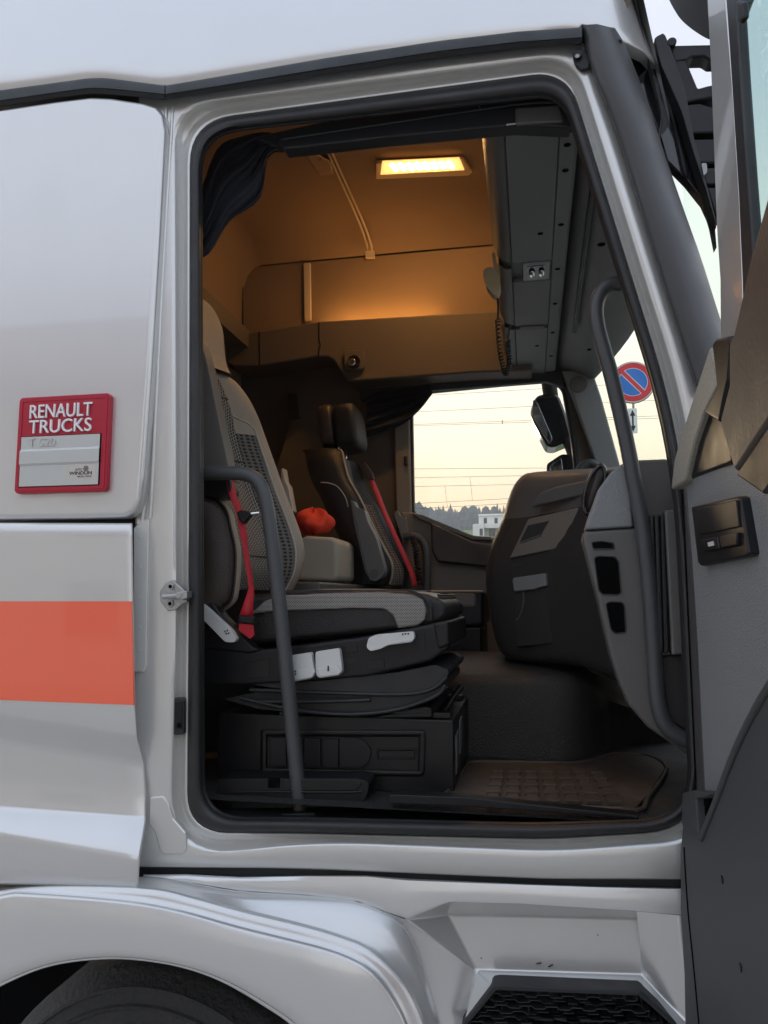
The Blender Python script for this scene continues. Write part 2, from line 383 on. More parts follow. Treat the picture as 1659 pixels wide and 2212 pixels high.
# -------- black rail in two lengths
def strip(name, top, bot, u0, u1, Y, th, m, n=26):
    f = lambda line, u: next(a[1] + (b[1] - a[1]) * (u - a[0]) / (b[0] - a[0]) for a, b in zip(line, line[1:]) if a[0] <= u <= b[0] + 1e-6)
    us = [u0 + (u1 - u0) * i / (n - 1) for i in range(n)]; rows = []
    for fr, dy in ((0, th), (0, .006), (.12, 0), (.60, -.004), (.66, .001), (.97, .010), (1.0, .02), (1.0, th)):
        rows.append([P(u, f(top, u) + (f(bot, u) - f(top, u)) * fr, Y + dy) for u in us])
    return grid(name, rows, m, truck, sharp=28)
strip('rail_strip', rail_top[:6] + [(357, 185)], rail_bot[:6] + [(357, 215)], -80, 355.5, 1.760, .06, 'black_trim')
strip('rail_strip', rail_top[5:11], rail_bot[5:11], 357.5, 1257, 1.760, .06, 'black_trim', 40)

# -------- rear flank panel with the maker's plate
outl = [(-90, 244), (0, 233), (120, 215), (195, 206), (240, 208), (310, 219), (338, 228), (352, 246), (354, 280), (343, 500), (325, 800), (309, 1030), (304, 1080), (292, 1106), (268, 1118), (180, 1120), (-90, 1123)]
slab('side_panel', outl, 1.764, .05, 'silver', truck, bevel=.016, seg=5, sharp=50)
# -------- lower locker door with its creases
def edgeU(v):
    t = [(1120, 286), (1135, 286), (1520, 292), (1595, 297), (1655, 313), (1700, 317), (1772, 316), (1852, 303), (1925, 298)]
    return next((a[1] + (b[1] - a[1]) * (v - a[0]) / (b[0] - a[0]) for a, b in zip(t, t[1:]) if a[0] <= v <= b[0]), 298)
prof = [(1129, 1130, 1.80), (1129, 1130, 1.762), (1131, 1132, 1.754), (1136, 1137, 1.750), (1160, 1161, 1.750), (1300, 1300, 1.747), (1515, 1524, 1.750), (1538, 1585, 1.751), (1546, 1594, 1.754), (1560, 1606, 1.765), (1590, 1642, 1.787),
        (1600, 1652, 1.791), (1612, 1662, 1.791), (1680, 1715, 1.787), (1738, 1762, 1.783), (1746, 1769, 1.780), (1756, 1778, 1.770), (1792, 1845, 1.738), (1800, 1853, 1.734), (1810, 1862, 1.733), (1870, 1900, 1.738), (1905, 1915, 1.742), (1910, 1919, 1.750), (1911, 1920, 1.80)]
rows = []
for vl, vr, Y in prof:
    ue = edgeU(vr); row = [P(u, vl + (vr - vl) * u / ue, Y) for u in (-90, 0, 60, 120, 180, 230, 265, ue - 6)]
    row += [P(ue - 2, vr, Y + .002), P(ue, vr, Y + .008), P(ue, vr, max(Y, 1.80) + .03)]
    rows.append(row)
ld = grid('locker_door', rows, 'silver', truck, sharp=70)
rows = []
for k in range(7):
    t = k / 6; vl, vr = 1299 + 213 * t, 1299 + 224 * t
    rows.append([P(u, vl + (vr - vl) * max(u, 0) / 290, (1.747 if .05 < t else 1.7472) + .003 * abs(t) - .0016) for u in (-90, 0, 70, 150, 220, edgeU(vr) - 4)] + [P(edgeU(vr) - .6, vr, 1.7535)])
grid('stripe', rows, 'stripe', ld, sharp=60)
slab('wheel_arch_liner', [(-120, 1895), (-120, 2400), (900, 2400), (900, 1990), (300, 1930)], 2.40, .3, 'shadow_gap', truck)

# -------- door frame: nested loops round the opening
SEAL_O = [(410, 262, 95), (1224, 152, 78), (1476, 960, 220), (1514, 1792, 125), (1180, 1812, 60), (600, 1799, 80), (404, 1798, 125), (409, 1300, 200)]
SEAL_I = [(437, 292, 85), (1212, 208, 60), (1451, 972, 220), (1490, 1766, 115), (1150, 1776, 60), (640, 1764, 60), (443, 1764, 105), (441, 1300, 200)]
RIDGE = [(377, 229, 90), (1240, 118, 80), (1500, 940, 220), (1544, 1812, 115), (1200, 1838, 80), (690, 1818, 120), (368, 1852, 150), (381, 1350, 300)]
OUTER = [(300, 196, 20), (1268, 82, 40), (1545, 930, 220), (1580, 1900, 30), (1180, 1899, 60), (640, 1876, 100), (280, 1873, 12), (290, 1350, 200)]
so_, si_, rg_, ou_ = (rloop(c) for c in (SEAL_O, SEAL_I, RIDGE, OUTER))
mix = lambda A, B, t: [(a[0] + (b[0] - a[0]) * t, a[1] + (b[1] - a[1]) * t) for a, b in zip(A, B)]
rows = [[P(u, v, Y) for u, v in L] for L, Y in ((ou_, 1.86), (ou_, 1.812), (mix(ou_, rg_, .06), 1.803), (mix(ou_, rg_, .55), 1.800), (mix(ou_, rg_, .90), 1.799), (rg_, 1.802), (mix(rg_, so_, .10), 1.810), (mix(rg_, so_, .30), 1.828), (mix(rg_, so_, .52), 1.838), (mix(rg_, so_, .68), 1.834), (mix(rg_, so_, .80), 1.820), (mix(rg_, so_, .90), 1.816), (mix(rg_, so_, .99), 1.818), (so_, 1.824), (so_, 1.90))]
df = grid('door_frame', rows, 'silver_inner', truck, closed=True, sharp=75)
rows = [[P(u, v, Y) for u, v in L] for L, Y in ((mix(so_, si_, -.02), 1.86), (mix(so_, si_, -.02), 1.822), (mix(so_, si_, .12), 1.806), (mix(so_, si_, .35), 1.797), (mix(so_, si_, .62), 1.800), (mix(so_, si_, .82), 1.815), (mix(so_, si_, .86), 1.83), (mix(so_, si_, .93), 1.832), (si_, 1.84), (si_, 1.90))]
grid('door_seal', rows, 'rubber', truck, closed=True, sharp=75)
# inner wall of the near side, from the seal out to the corners of the room
X0, X1, Z0, Z1, YF = -1.66, 1.0, 1.45, 4.16, 4.08
def squareloop(loop, Y):
    c = Vector((-.35, 0, 2.4)); out = []
    for u, v in loop:
        p = P(u, v, 1.9); d = p - c; ex = ((X1 if d.x > 0 else X0) - c.x) / d.x if abs(d.x) > 1e-4 else 1e9; ez = ((Z1 if d.z > 0 else Z0 - .3) - c.z) / d.z if abs(d.z) > 1e-4 else 1e9
        s = min(ex, ez); q = c + d * s; q.y = Y
        if u > 1215: q = P(u + 42, v, Y)                          # ahead of the opening only the pillar's own width
        out.append(q)
    return out
grid('inner_side_wall', [[P(u, v, 1.885) for u, v in si_], squareloop(si_, 1.90)], 'wall_dark', truck, closed=True)
tube('pillar_seam', [P(u, v, 1.80) for u, v in ((374, 228), (362, 420), (350, 620), (338, 860), (331, 1010), (325, 1120))], .005, 'silver_inner', df, 8)
tube('pillar_seam', [P(u, v, 1.80) for u, v in ((360, 232), (345, 500), (331, 760), (317, 1000), (316, 1060), (308, 1128))], .006, 'silver_inner', df, 8)
slab('pillar_flange', [(288, 1140), (314, 1122), (322, 1122), (318, 1300), (316, 1440), (310, 1452), (288, 1452)], 1.795, .01, 'silver_inner', df, .003)
for v in (1160, 1225, 1290, 1355, 1405):
    p = P(302, v, 1.795); disc('rivet', p, (0, -1, 0), .004, .002, 'silver_inner', df, 12, .001)
slab('cover_plate', [(322, 1722), (352, 1719), (364, 1735), (374, 1768), (402, 1800), (404, 1838), (392, 1846), (352, 1847), (344, 1838), (334, 1800), (320, 1780)], 1.7955, .012, 'silver_inner', df, .005, 3)
# striker
sk = slab('striker', [(344, 1278), (358, 1258), (372, 1252), (384, 1262), (404, 1280), (404, 1300), (392, 1306), (378, 1318), (362, 1320), (346, 1300)], 1.790, .014, 'cast_metal', df, .003)
for a in ((369, 1267), (368, 1304)):
    c = P(*a, 1.788); disc('screw', c, (0, -1, 0), .0085, .003, 'cast_metal', sk); disc('screw_socket', c + Vector((0, -.0032, 0)), (0, -1, 0), .005, .0006, 'shadow_gap', sk)
tube('striker_pin', [P(352, 1289, 1.772), P(388, 1287, 1.772)], .007, 'cast_metal', sk, 12, 1)
slab('striker_claw', [(382, 1280), (390, 1278), (404, 1276), (404, 1292), (392, 1296), (382, 1294)], 1.762, .03, 'cast_metal', sk, .003)
disc('claw_rivet', P(386, 1287, 1.762), (0, -1, 0), .007, .003, 'cast_metal', sk)
pl = slab('lock_socket', rloop([(373, 1508, 7), (397, 1508, 7), (397, 1588, 7), (373, 1588, 7)], 5), 1.803, .02, 'black_trim', df, .003)
slab('socket_flap', [(377, 1515), (393, 1515), (393, 1578), (377, 1578)], 1.800, .006, 'plastic_black', pl, .002)
slab('socket_key', [(382, 1562), (390, 1562), (390, 1572), (382, 1572)], 1.7985, .004, 'shadow_gap', pl, .001)

# -------- black cover of the front pillar, with its bolted tab
L = [(1256, 52), (1275, 146), (1330, 282), (1430, 607), (1502, 834)]; Rr = [(1330, 60), (1346, 86), (1400, 222), (1440, 345), (1483, 469), (1515, 559), (1553, 679), (1604, 834)]
L, Rr = curve2(L, 22), curve2(Rr, 22)
rows = [[P(a[0], a[1], 1.84) for a in L]] + [[P(a[0] + (b[0] - a[0]) * t, a[1] + (b[1] - a[1]) * t, 1.765 + y) for a, b in zip(L, Rr)] for t, y in ((0, .02), (.03, .008), (.12, 0), (.3, -.008), (.5, -.006), (.7, .008), (.85, .03), (.95, .06), (1, .10), (1, .2))]
pc = grid('pillar_cover', rows, 'pillar_trim', truck, sharp=50)
slab('cover_end', [(1256, 52), (1290, 50), (1330, 60), (1346, 86), (1275, 100)], 1.80, .06, 'pillar_trim', pc, .004)
bt_ = slab('bolt_tab', [(1242, 110), (1252, 104), (1264, 108), (1276, 132), (1272, 146), (1256, 150), (1244, 140), (1238, 122)], 1.785, .012, 'black_trim', pc, .003)
disc('bolt', P(1247, 121, 1.783), (0, -1, 0), .012, .008, 'plastic_black', bt_, 20)
disc('bolt_socket', P(1247, 121, 1.7745), (0, -1, 0), .006, .0008, 'galvanised', bt_, 6)

# -------- sill to fender
N = 44
topl = curve2([(-100, 1930), (60, 1900), (296, 1888), (420, 1888), (519, 1894), (664, 1891), (792, 1891), (883, 1898), (1000, 1903)], N)
hil = curve2([(-100, 1938), (60, 1908), (310, 1893), (430, 1910), (519, 1924), (664, 1933), (774, 1947), (847, 1978), (880, 2008), (905, 2060), (928, 2130), (952, 2212), (978, 2320)], N)
mid = curve2([(-100, 1945), (60, 1916), (310, 1918), (420, 1940), (519, 1967), (664, 2002), (737, 2024), (792, 2046), (847, 2090), (883, 2137), (916, 2212), (950, 2320)], N)
low = curve2([(-100, 1970), (0, 1936), (40, 1930), (250, 1945), (380, 1966), (519, 2004), (701, 2050), (774, 2079), (810, 2104), (847, 2152), (878, 2212), (912, 2320)], N)
arch = curve2([(-100, 2190), (0, 2132), (100, 2090), (200, 2074), (290, 2074), (390, 2090), (480, 2122), (570, 2174), (640, 2225), (720, 2320)], N)
rowsf = []
def addrow(A, B, t, Y): rowsf.append([P(a[0] + (b[0] - a[0]) * t, a[1] + (b[1] - a[1]) * t, Y) for a, b in zip(A, B)])
for t, Y in ((0, 1.80), (.04, 1.786), (.10, 1.778), (.5, 1.762), (.90, 1.7455), (.95, 1.7425), (1, 1.738)): addrow(hil, mid, t, Y)
for t, Y in ((.04, 1.7345), (.09, 1.7325), (.5, 1.7275), (.90, 1.7225), (.95, 1.7205), (1, 1.717)): addrow(mid, low, t, Y)
for t, Y in ((.02, 1.7135), (.045, 1.7115), (.4, 1.704), (.8, 1.704), (.945, 1.705), (.955, 1.709), (.962, 1.705), (.99, 1.705), (1, 1.709)): addrow(low, arch, t, Y)
addrow(low, arch, 1.0, 1.78)
fd = grid('fender', rowsf, 'silver', truck, sharp=60)
rows = []
for t, Y in ((0, 1.83), (0, 1.807), (.04, 1.801), (.3, 1.799), (.8, 1.797), (1, 1.80)):
    rows.append([P(a[0] + (b[0] - a[0]) * t, a[1] + (b[1] - a[1]) * t, Y) for a, b in zip(topl[:40], hil[:40])])
slab('gap_seal', [(280, 1860), (700, 1872), (1130, 1890), (1560, 1900), (1560, 1921), (1124, 1914), (700, 1898), (280, 1894)], 1.835, .006, 'black_trim', truck)
# step housing: band, sloping sides, recess and lip, as one pressed panel
def q(u, v, Y): return P(u, v, Y)
V = {}
def vv(k, u, v, Y): V[k] = P(u, v, Y)
bandT = [(310, 1889), (400, 1888), (519, 1894), (664, 1891), (792, 1891), (883, 1898), (1124, 1909), (1300, 1915), (1465, 1918), (1600, 1916)]
bandB = [(310, 1893), (400, 1905), (519, 1924), (664, 1933), (774, 1947), (880, 1986), (971, 1948), (1124, 1952), (1375, 1968), (1600, 1988)]
bandB2 = [(310, 1893), (400, 1905), (519, 1924), (664, 1933), (774, 1947), (876, 1998), (967, 1977), (1130, 1978), (1382, 1985), (1600, 2000)]
rows = []
for t, Y in ((0, 1.84), (0, 1.812), (.05, 1.803), (.3, 1.799), (.85, 1.795), (1.0, 1.796)):
    rows.append([P(a[0] + (b[0] - a[0]) * t, a[1] + (b[1] - a[1]) * t, Y) for a, b in zip(bandT, bandB)])
grid('step_band', rows, 'silver', truck, sharp=70)
sp_v = [P(880, 1986, 1.797), P(971, 1948, 1.795), P(1124, 1952, 1.795), P(1375, 1968, 1.795), P(1465, 1977, 1.795), P(1600, 1990, 1.795),   # 0-5 front rim
        P(968, 1977, 1.875), P(1382, 1985, 1.875), P(1388, 2107, 1.868), P(1030, 2096, 1.868),                                            # 6-9 back of recess
        P(1071, 2133, 1.80), P(1382, 2146, 1.80), P(1462, 2222, 1.79), P(1475, 2320, 1.79), P(1000, 2215, 1.80), P(984, 2320, 1.80),         # 10-15 lip round the grille
        P(978, 2320, 1.7995), P(880, 2008, 1.7995), P(1490, 2212, 1.78), P(1600, 2320, 1.78), P(1130, 1979, 1.875), P(800, 1957, 1.7992)]                            # 16-20
sp_f = [[0, 6, 1], [1, 6, 20, 2], [2, 20, 7, 3], [3, 7, 8], [3, 8, 18, 4], [4, 18, 19, 5], [6, 9, 8, 7, 20], [9, 10, 11, 8], [8, 11, 12, 18], [12, 13, 19, 18], [0, 9, 6], [0, 21, 17], [0, 17, 9], [17, 16, 9], [9, 16, 14], [9, 14, 10], [14, 16, 15]]
mk('step_recess', sp_v, sp_f, 'silver', truck, bevel=.005, seg=3, sharp=27)
for uv in ([(1157, 2082), (1168, 2079), (1170, 2081), (1160, 2083)], [(1184, 2088), (1194, 2083), (1195, 2085), (1186, 2090)], [(1038, 2070), (1040, 2069), (1041, 2071), (1039, 2072)], [(1290, 2020), (1292, 2019), (1293, 2022), (1291, 2022)]):
    slab('paint_chip', uv, 1.8665, .002, 'ink', truck, 0)
# black step grille: backing tray and staggered toothed slats
gr = slab('step_grille', [(1071, 2134), (1382, 2147), (1470, 2225), (1480, 2330), (930, 2330), (1003, 2213)], 1.86, .02, 'shadow_gap', truck, 0)
slab('grille_rim', [(1066, 2130), (1078, 2128), (1384, 2142), (1392, 2148), (1474, 2222), (1468, 2230), (1380, 2152), (1072, 2140), (1004, 2222), (996, 2218)], 1.79, .05, 'black_trim', gr, .003)
for r_ in range(13):
    vb = 2150 + r_ * 12.5
    uL = 1071 - (vb - 2134) * .86 + 8; uR = 1382 + (vb - 2147) * 1.12 - 6
    pts = []; u = uL; k = r_ % 2; per = 27
    ph = (r_ % 3) * 18
    up = []
    x = uL
    segs = []
    while x < uR:
        lvl = int(((x + ph) // per)) % 2
        nx = min(uR, (math.floor((x + ph) / per) + 1) * per - ph)
        segs.append((x, nx, lvl)); x = nx + .01
    top = []
    for a, b, l in segs:
        d = min(3, (b - a) / 3); top += [(a + d, vb + (0 if l else 5)), (b - d, vb + (0 if l else 5))]
    slope = .04
    top = [(a, b + (a - 1200) * slope) for a, b in top]
    bot = [(a, b + 2.2) for a, b in reversed(top)]
    slab('slat', top + bot, 1.802 + .002 * (r_ % 2), .03, 'black_trim', gr, .0008, 1)
for u0 in (1090, 1145, 1205, 1265, 1325, 1380):
    slab('grille_post', [(u0, 2146), (u0 + 3, 2146), (u0 + 3 + (u0 - 1220) * .3, 2325), (u0 + (u0 - 1220) * .3, 2325)], 1.815, .03, 'black_trim', gr, 0)
# wheel behind the arch
wc = Vector((P(330, 2120, 2.0).x, 2.0, .46))
wh = disc('wheel', wc + Vector((0, .30, 0)), (0, -1, 0), .30, .22, 'cast_metal', truck, 40, .02)
pr_ = [(.30, .02), (.31, -.005), (.36, -.022), (.40, -.026), (.404, -.031), (.410, -.031), (.414, -.026), (.44, -.025), (.444, -.031), (.452, -.032), (.456, -.024), (.485, -.018), (.488, -.024), (.496, -.022), (.499, -.012), (.525, .012), (.535, .03), (.537, .06), (.537, .26)]
rows = [[wc + Vector((math.cos(a) * r, y, math.sin(a) * r)) for a in [2 * math.pi * k / 96 for k in range(96)]] for r, y in pr_]
grid('tyre', rows, 'tyre', wh, closed=True, sharp=50)

# -------- maker's plate
Yp = 1.764
x0, x1, z0, z1 = -1.346, -1.0755, 2.274, 2.536
def rrect(x0, x1, z0, z1, r, Y, k=6):
    out = []
    for cx, cz, a0 in ((x1 - r, z1 - r, 0), (x0 + r, z1 - r, 90), (x0 + r, z0 + r, 180), (x1 - r, z0 + r, 270)):
        for i in range(k): a = R(a0 + 90 * i / (k - 1)); out.append(Vector((cx + r * math.cos(a), Y, cz + r * math.sin(a))))
    return out
np_ = prism('name_plate', rrect(x0, x1, z0, z1, .012, Yp - .016), (0, .02, 0), 'red_plastic', truck, .003, 3)
o1, o2 = rrect(x0 + .006, x1 - .006, z0 + .006, z1 - .006, .008, Yp - .0175), rrect(x0 + .013, x1 - .013, z0 + .013, z1 - .013, .005, Yp - .0175)
grid('plate_rim', [[p + Vector((0, .003, 0)) for p in o1], o1, o2, [p + Vector((0, .003, 0)) for p in o2]], 'red_plastic', np_, closed=True)
kx, kz = .2705 / 1245, .262 / 1325
def pxx(z): return x0 + (z - 195) * kx * .985
text('lettering', 'RENAULT', x0 + .038, x0 + .222, 2.4755, 2.5125, Yp - .0165, 'white_paint', np_, .005, .004)
text('lettering', 'TRUCKS', x0 + .038, x0 + .222, 2.4345, 2.4705, Yp - .0165, 'white_paint', np_, .005, .004)
ax0, ax1 = x0 + .0155, x0 + .2475
fl = prism('card_frame', rrect(ax0 - .003, ax1 + .003, 2.290, 2.428, .002, Yp - .0168, 3), (0, .002, 0), 'shadow_gap', np_, 0)
rows = [[Vector((ax0 + d, Yp - y, z)), Vector((ax1 - d, Yp - y, z))] for z, y, d in ((2.426, .0185, 0), (2.392, .0185, 0), (2.386, .0215, -.001), (2.353, .0215, -.001), (2.347, .0185, 0), (2.292, .0185, 0))]
card = grid('plate_card', rows, 'plate_alu', np_, smooth=False)
text('embossed_number', 'T 520', ax0 + .024, ax0 + .103, 2.398, 2.4205, Yp - .0184, 'plate_alu', card, .0022, -.006)
st = prism('dealer_sticker', rrect(x0 + .153, x0 + .239, 2.308, 2.3445, .004, Yp - .0190), (0, .0004, 0), 'sticker', np_, 0)
text('sticker_lettering', 'WINDLIN', x0 + .163, x0 + .229, 2.3185, 2.3275, Yp - .0191, 'ink', st, .0003, .03)
text('sticker_lettering', 'AUTO', x0 + .180, x0 + .201, 2.3295, 2.3355, Yp - .0191, 'ink', st, .0003, .02)
text('sticker_lettering', 'MEHR DRIVE', x0 + .188, x0 + .229, 2.3115, 2.3160, Yp - .0191, 'ink', st, .0003, .01)
wcn = Vector((x0 + .2115, Yp - .0192, 2.3345))
rows = [[wcn + Vector((math.cos(a) * r, 0, math.sin(a) * r)) for a in [2 * math.pi * k / 24 for k in range(24)]] for r in (.0075, .0062)]
grid('sticker_wheel', rows, 'ink', st, closed=True)
for k in range(8):
    a = k * math.pi / 4; d = Vector((math.cos(a), 0, math.sin(a))); n_ = Vector((-d.z, 0, d.x)) * .0006
    mk('sticker_spoke', [wcn + d * .001 - n_, wcn + d * .0064 - n_ * 2, wcn + d * .0064 + n_ * 2, wcn + d * .001 + n_], [[0, 1, 2, 3]], 'ink', st)

# =============================================================== INSIDE OF THE CAB
FZ = 1.485                                                         # floor level
fl = mk('floor', [(X0, 1.86, FZ), (1.0, 1.86, FZ), (1.0, YF, FZ), (X0, YF, FZ)], [[0, 1, 2, 3]], 'floor_rubber', truck)
bbox('sill_tread', (-.86, .52), (1.845, 2.0), (1.40, 1.452), 'plastic_black', truck, .006)
bbox('underbody', (X0, 1.0), (1.96, 4.1), (1.25, 1.44), 'shadow_gap', truck, 0)
# ceiling running into the far wall through a curve, and into the rear wall
arc = [(1.90, 4.125), (3.55, 4.125), (3.75, 4.118), (3.90, 4.095), (4.0, 4.05), (4.05, 4.005), (4.075, 3.985)]
rows = []
for x, dz in ((X0 - .02, -.30), (X0 + .0, -.16), (X0 + .03, -.06), (X0 + .07, -.015), (X0 + .12, 0), (-.6, .004), (0., 0), (.2, 0)):
    rows.append([Vector((x, y, z + dz)) for y, z in arc])
cl = grid('ceiling', rows, 'headliner', truck, sharp=80)
far_up = grid('upper_side_wall', [[Vector((X0, YF, 3.980)), Vector((.2, YF, 3.980))], [Vector((X0, YF + .01, 3.4)), Vector((.2, YF + .01, 3.4))]], 'headliner', truck)
rw = grid('rear_wall', [[Vector((X0 + .004 * k, y, z)) for z in (FZ, 3.4, 3.75, 4.2)] for k, y in ((0, 1.88), (1, 3), (0, YF))], 'headliner', truck)
bbox('far_shell', (X0 - .05, -.70), (4.19, 4.23), (1.2, 4.3), 'wall_dark', truck)
bbox('far_shell', (-.70, .22), (4.19, 4.23), (3.22, 4.3), 'wall_dark', truck)
bbox('far_shell', (-.70, .9), (4.19, 4.23), (1.2, 2.28), 'wall_dark', truck)
bbox('front_corner', (.43, .99), (2.04, 2.07), (1.25, 2.33), 'dash_lower', truck)
bbox('roof_top', (X0 - .1, .24), (1.95, 4.3), (4.2, 4.26), 'silver', truck)
bbox('rear_shell', (X0 - .12, X0 - .05), (1.83, 4.2), (1.2, 4.2), 'silver', truck)
for du in (0, 9):
    tube('ceiling_rib', [P(702 + du, 315, 3.19), PZ(735 + du, 388, 4.120), PZ(765 + du, 455, 4.112), P(785 + du, 505, 3.93), P(794 + du, 535, 4.045), P(796 + du, 556, 4.07)], .0065, 'trim_strip', cl, 8, 5)
slab('rib_end', [(788, 530), (808, 530), (809, 557), (789, 557)], 4.055, .02, 'trim_strip', cl, .003)
slab('wall_rib', [(655, 568), (670, 567), (672, 692), (657, 694)], 4.06, .02, 'trim_strip', far_up, .006)
slab('wall_rib', [(523, 565), (525, 565), (527, 720), (525, 720)], 4.065, .02, 'wall_dark', far_up, 0)
hk = mk('ceiling_hook', [PZ(652, 325, 4.12), PZ(668, 322, 4.12), PZ(716, 348, 4.12), PZ(722, 376, 4.12), PZ(690, 380, 4.12), PZ(652, 325, 4.07), PZ(668, 322, 4.07), PZ(714, 350, 4.085), PZ(718, 372, 4.085), PZ(690, 378, 4.085)], [[0, 1, 2, 3, 4], [5, 9, 8, 7, 6], [0, 5, 6, 1], [1, 6, 7, 2], [2, 7, 8, 3], [3, 8, 9, 4], [4, 9, 5, 0]], 'headliner', cl, bevel=.008)
disc('hook_screw', PZ(689, 342, 4.082), (0, 0, -1), .014, .004, 'wall_dark', hk)
# dome lamp: housing, lens and two rows of diodes
dq = [PZ(u, v, 4.118) for u, v in ((812, 345), (1000, 336), (1020, 366), (1012, 372), (812, 380))]
dm = prism('dome_lamp', dq, (0, 0, -.020), 'lamp_housing', cl, .006)
lq = [PZ(u, v, 4.097) for u, v in ((826, 347), (992, 339), (1003, 366), (822, 376))]
prism('lamp_lens', lq, (0, 0, -.004), 'lens', dm, .001)
for r_ in range(2):
    for k in range(8):
        u = 848 + k * 17.5 + r_ * 6; v = 364.5 - k * .75 - (7 if r_ == 0 else -1.5)
        disc('diode', PZ(u, v, 4.0925), (0, 0, -1), .0085, .003, 'led', dm, 10, .0005)
# valance along the far wall and round the rear corner
val = [(484, 700), (521, 722), (560, 715), (689, 694), (1020, 674), (1150, 667), (1150, 800), (1020, 805), (754, 825), (744, 815), (720, 778), (708, 771), (685, 771), (561, 791), (505, 792), (484, 780)]
va = slab('valance', val, 3.86, .21, 'valance', truck, .012, 4, sharp=40)
for s in ([(560, 716), (561, 790)], [(689, 696), (689, 735), (692, 745), (689, 755), (688, 770)]):
    tube('valance_seam', [P(u, v, 3.859) for u, v in s], .003, 'shadow_gap', va, 6, 1)
mk('valance_return', [Vector((X0 + .02, y, z)) for y in (3.9, 2.2) for z in (3.40, 3.57)] + [Vector((X0 + .13, y, z)) for y in (3.9, 2.2) for z in (3.40, 3.50)], [[4, 5, 7, 6], [1, 3, 7, 5], [0, 4, 6, 2]], 'valance', va)
# strip of diodes lying in the gap behind the valance
a, b = P(706, 690, 4.0), P(944, 674, 4.0)
bbox('glow_strip', (a.x * 1.0, b.x), (3.985, 3.998), (3.545, 3.552), 'led_strip', va, .001)
rl = slab('reading_lamp', rloop([(742, 757, 6), (786, 755, 6), (787, 797, 6), (745, 800, 6)], 5), 3.84, .03, 'valance', va, .004)
disc('lamp_cup', P(765, 782, 3.838), (0, -1, 0), .036, .012, 'gloss_black', rl); disc('lamp_bulb', P(760, 783, 3.824), (0, -1, 0), .022, .012, 'chrome', rl, 20, .006)

# far side: wall with the window opening, pillar and lower trim
WIN = [(889, 872, 20), (920, 848, 20), (1185, 822, 30), (1216, 838, 24), (1238, 960, 60), (1250, 1100, 40), (1240, 1164, 30), (1054, 1165, 30), (1022, 1161, 20), (893, 1112, 14)]
wl = rloop(WIN, 6)
def sq2(loop, Y):
    c = P(1050, 1000, YF); out = []
    for u, v in loop:
        p = P(u, v, YF); d = p - c
        ex = ((.62 if d.x > 0 else X0) - c.x) / d.x if abs(d.x) > 1e-4 else 1e9; ez = ((3.42 if d.z > 0 else FZ - .1) - c.z) / d.z if abs(d.z) > 1e-4 else 1e9
        qv = c + d * min(ex, ez); qv.y = Y
        if u > 1215: qv = P(u + 42, v, Y)
        out.append(qv)
    return out
fw = grid('far_side_wall', [[P(u, v, 4.17) for u, v in wl], [P(u, v, 4.075) for u, v in wl], [P(u, v, 4.065) for u, v in grow(wl, 5)], [P(u, v, 4.065) for u, v in grow(wl, 14)], sq2(grow(wl, 15), 4.08)], 'wall_dark', truck, closed=True)
mk('far_window_glass', [P(u, v, 4.13) for u, v in wl], [list(range(len(wl)))], 'window_glass', fw)
grid('far_window_seal', [[P(u, v, 4.10) for u, v in grow(wl, -4)], [P(u, v, 4.055) for u, v in grow(wl, -2)], [P(u, v, 4.05) for u, v in grow(wl, 4)], [P(u, v, 4.066) for u, v in grow(wl, 10)]], 'black_trim', fw, closed=True, sharp=60)
slab('far_header', [(770, 828), (1150, 802), (1215, 800), (1222, 838), (1180, 824), (900, 846), (780, 866)], 4.02, .05, 'black_trim', fw, .01)
slab('far_pillar_trim', [(850, 890), (884, 880), (889, 1112), (884, 1140), (856, 1140)], 4.03, .05, 'taupe', fw, .012, 4)
slab('belt_track', [(872, 985), (879, 985), (880, 1005), (873, 1005)], 4.01, .03, 'plastic_black', fw)
slab('far_door_panel', [(866, 1106), (890, 1106), (1022, 1160), (1060, 1166), (1100, 1160), (1110, 1440), (866, 1440)], 4.00, .08, 'taupe', fw, .012)
slab('far_sill_cap', [(889, 1108), (912, 1112), (1022, 1157), (1062, 1160), (1062, 1168), (1020, 1166), (905, 1121)], 3.96, .06, 'console_edge', fw, .005)
slab('far_armrest', [(930, 1128), (1022, 1170), (1062, 1176), (1062, 1226), (945, 1214), (932, 1190)], 3.93, .08, 'brown_trim', fw, .012)
tube('far_grab_handle', [P(u, v, 3.92) for u, v in ((872, 1160), (890, 1157), (910, 1166), (920, 1190), (922, 1240), (922, 1300))], .022, 'rail_paint', fw, 12)
mk('device_bracket', [P(u, v, Y) for Y in (4.02, 4.06) for u, v in ((622, 850), (642, 850), (648, 905), (618, 905))], [[0, 1, 2, 3], [0, 4, 5, 1], [1, 5, 6, 2], [2, 6, 7, 3], [3, 7, 4, 0]], 'plastic_black', fw, bevel=.004)
# far front pillar
slab('far_front_pillar', [(1212, 800), (1279, 797), (1300, 860), (1340, 1005), (1360, 1080), (1300, 1120), (1290, 1010), (1238, 860)], 4.0, .06, 'door_trim', truck, .012)
disc('pillar_speaker', P(1250, 830, 3.998), (0, -1, 0), .045, .006, 'dash', truck)
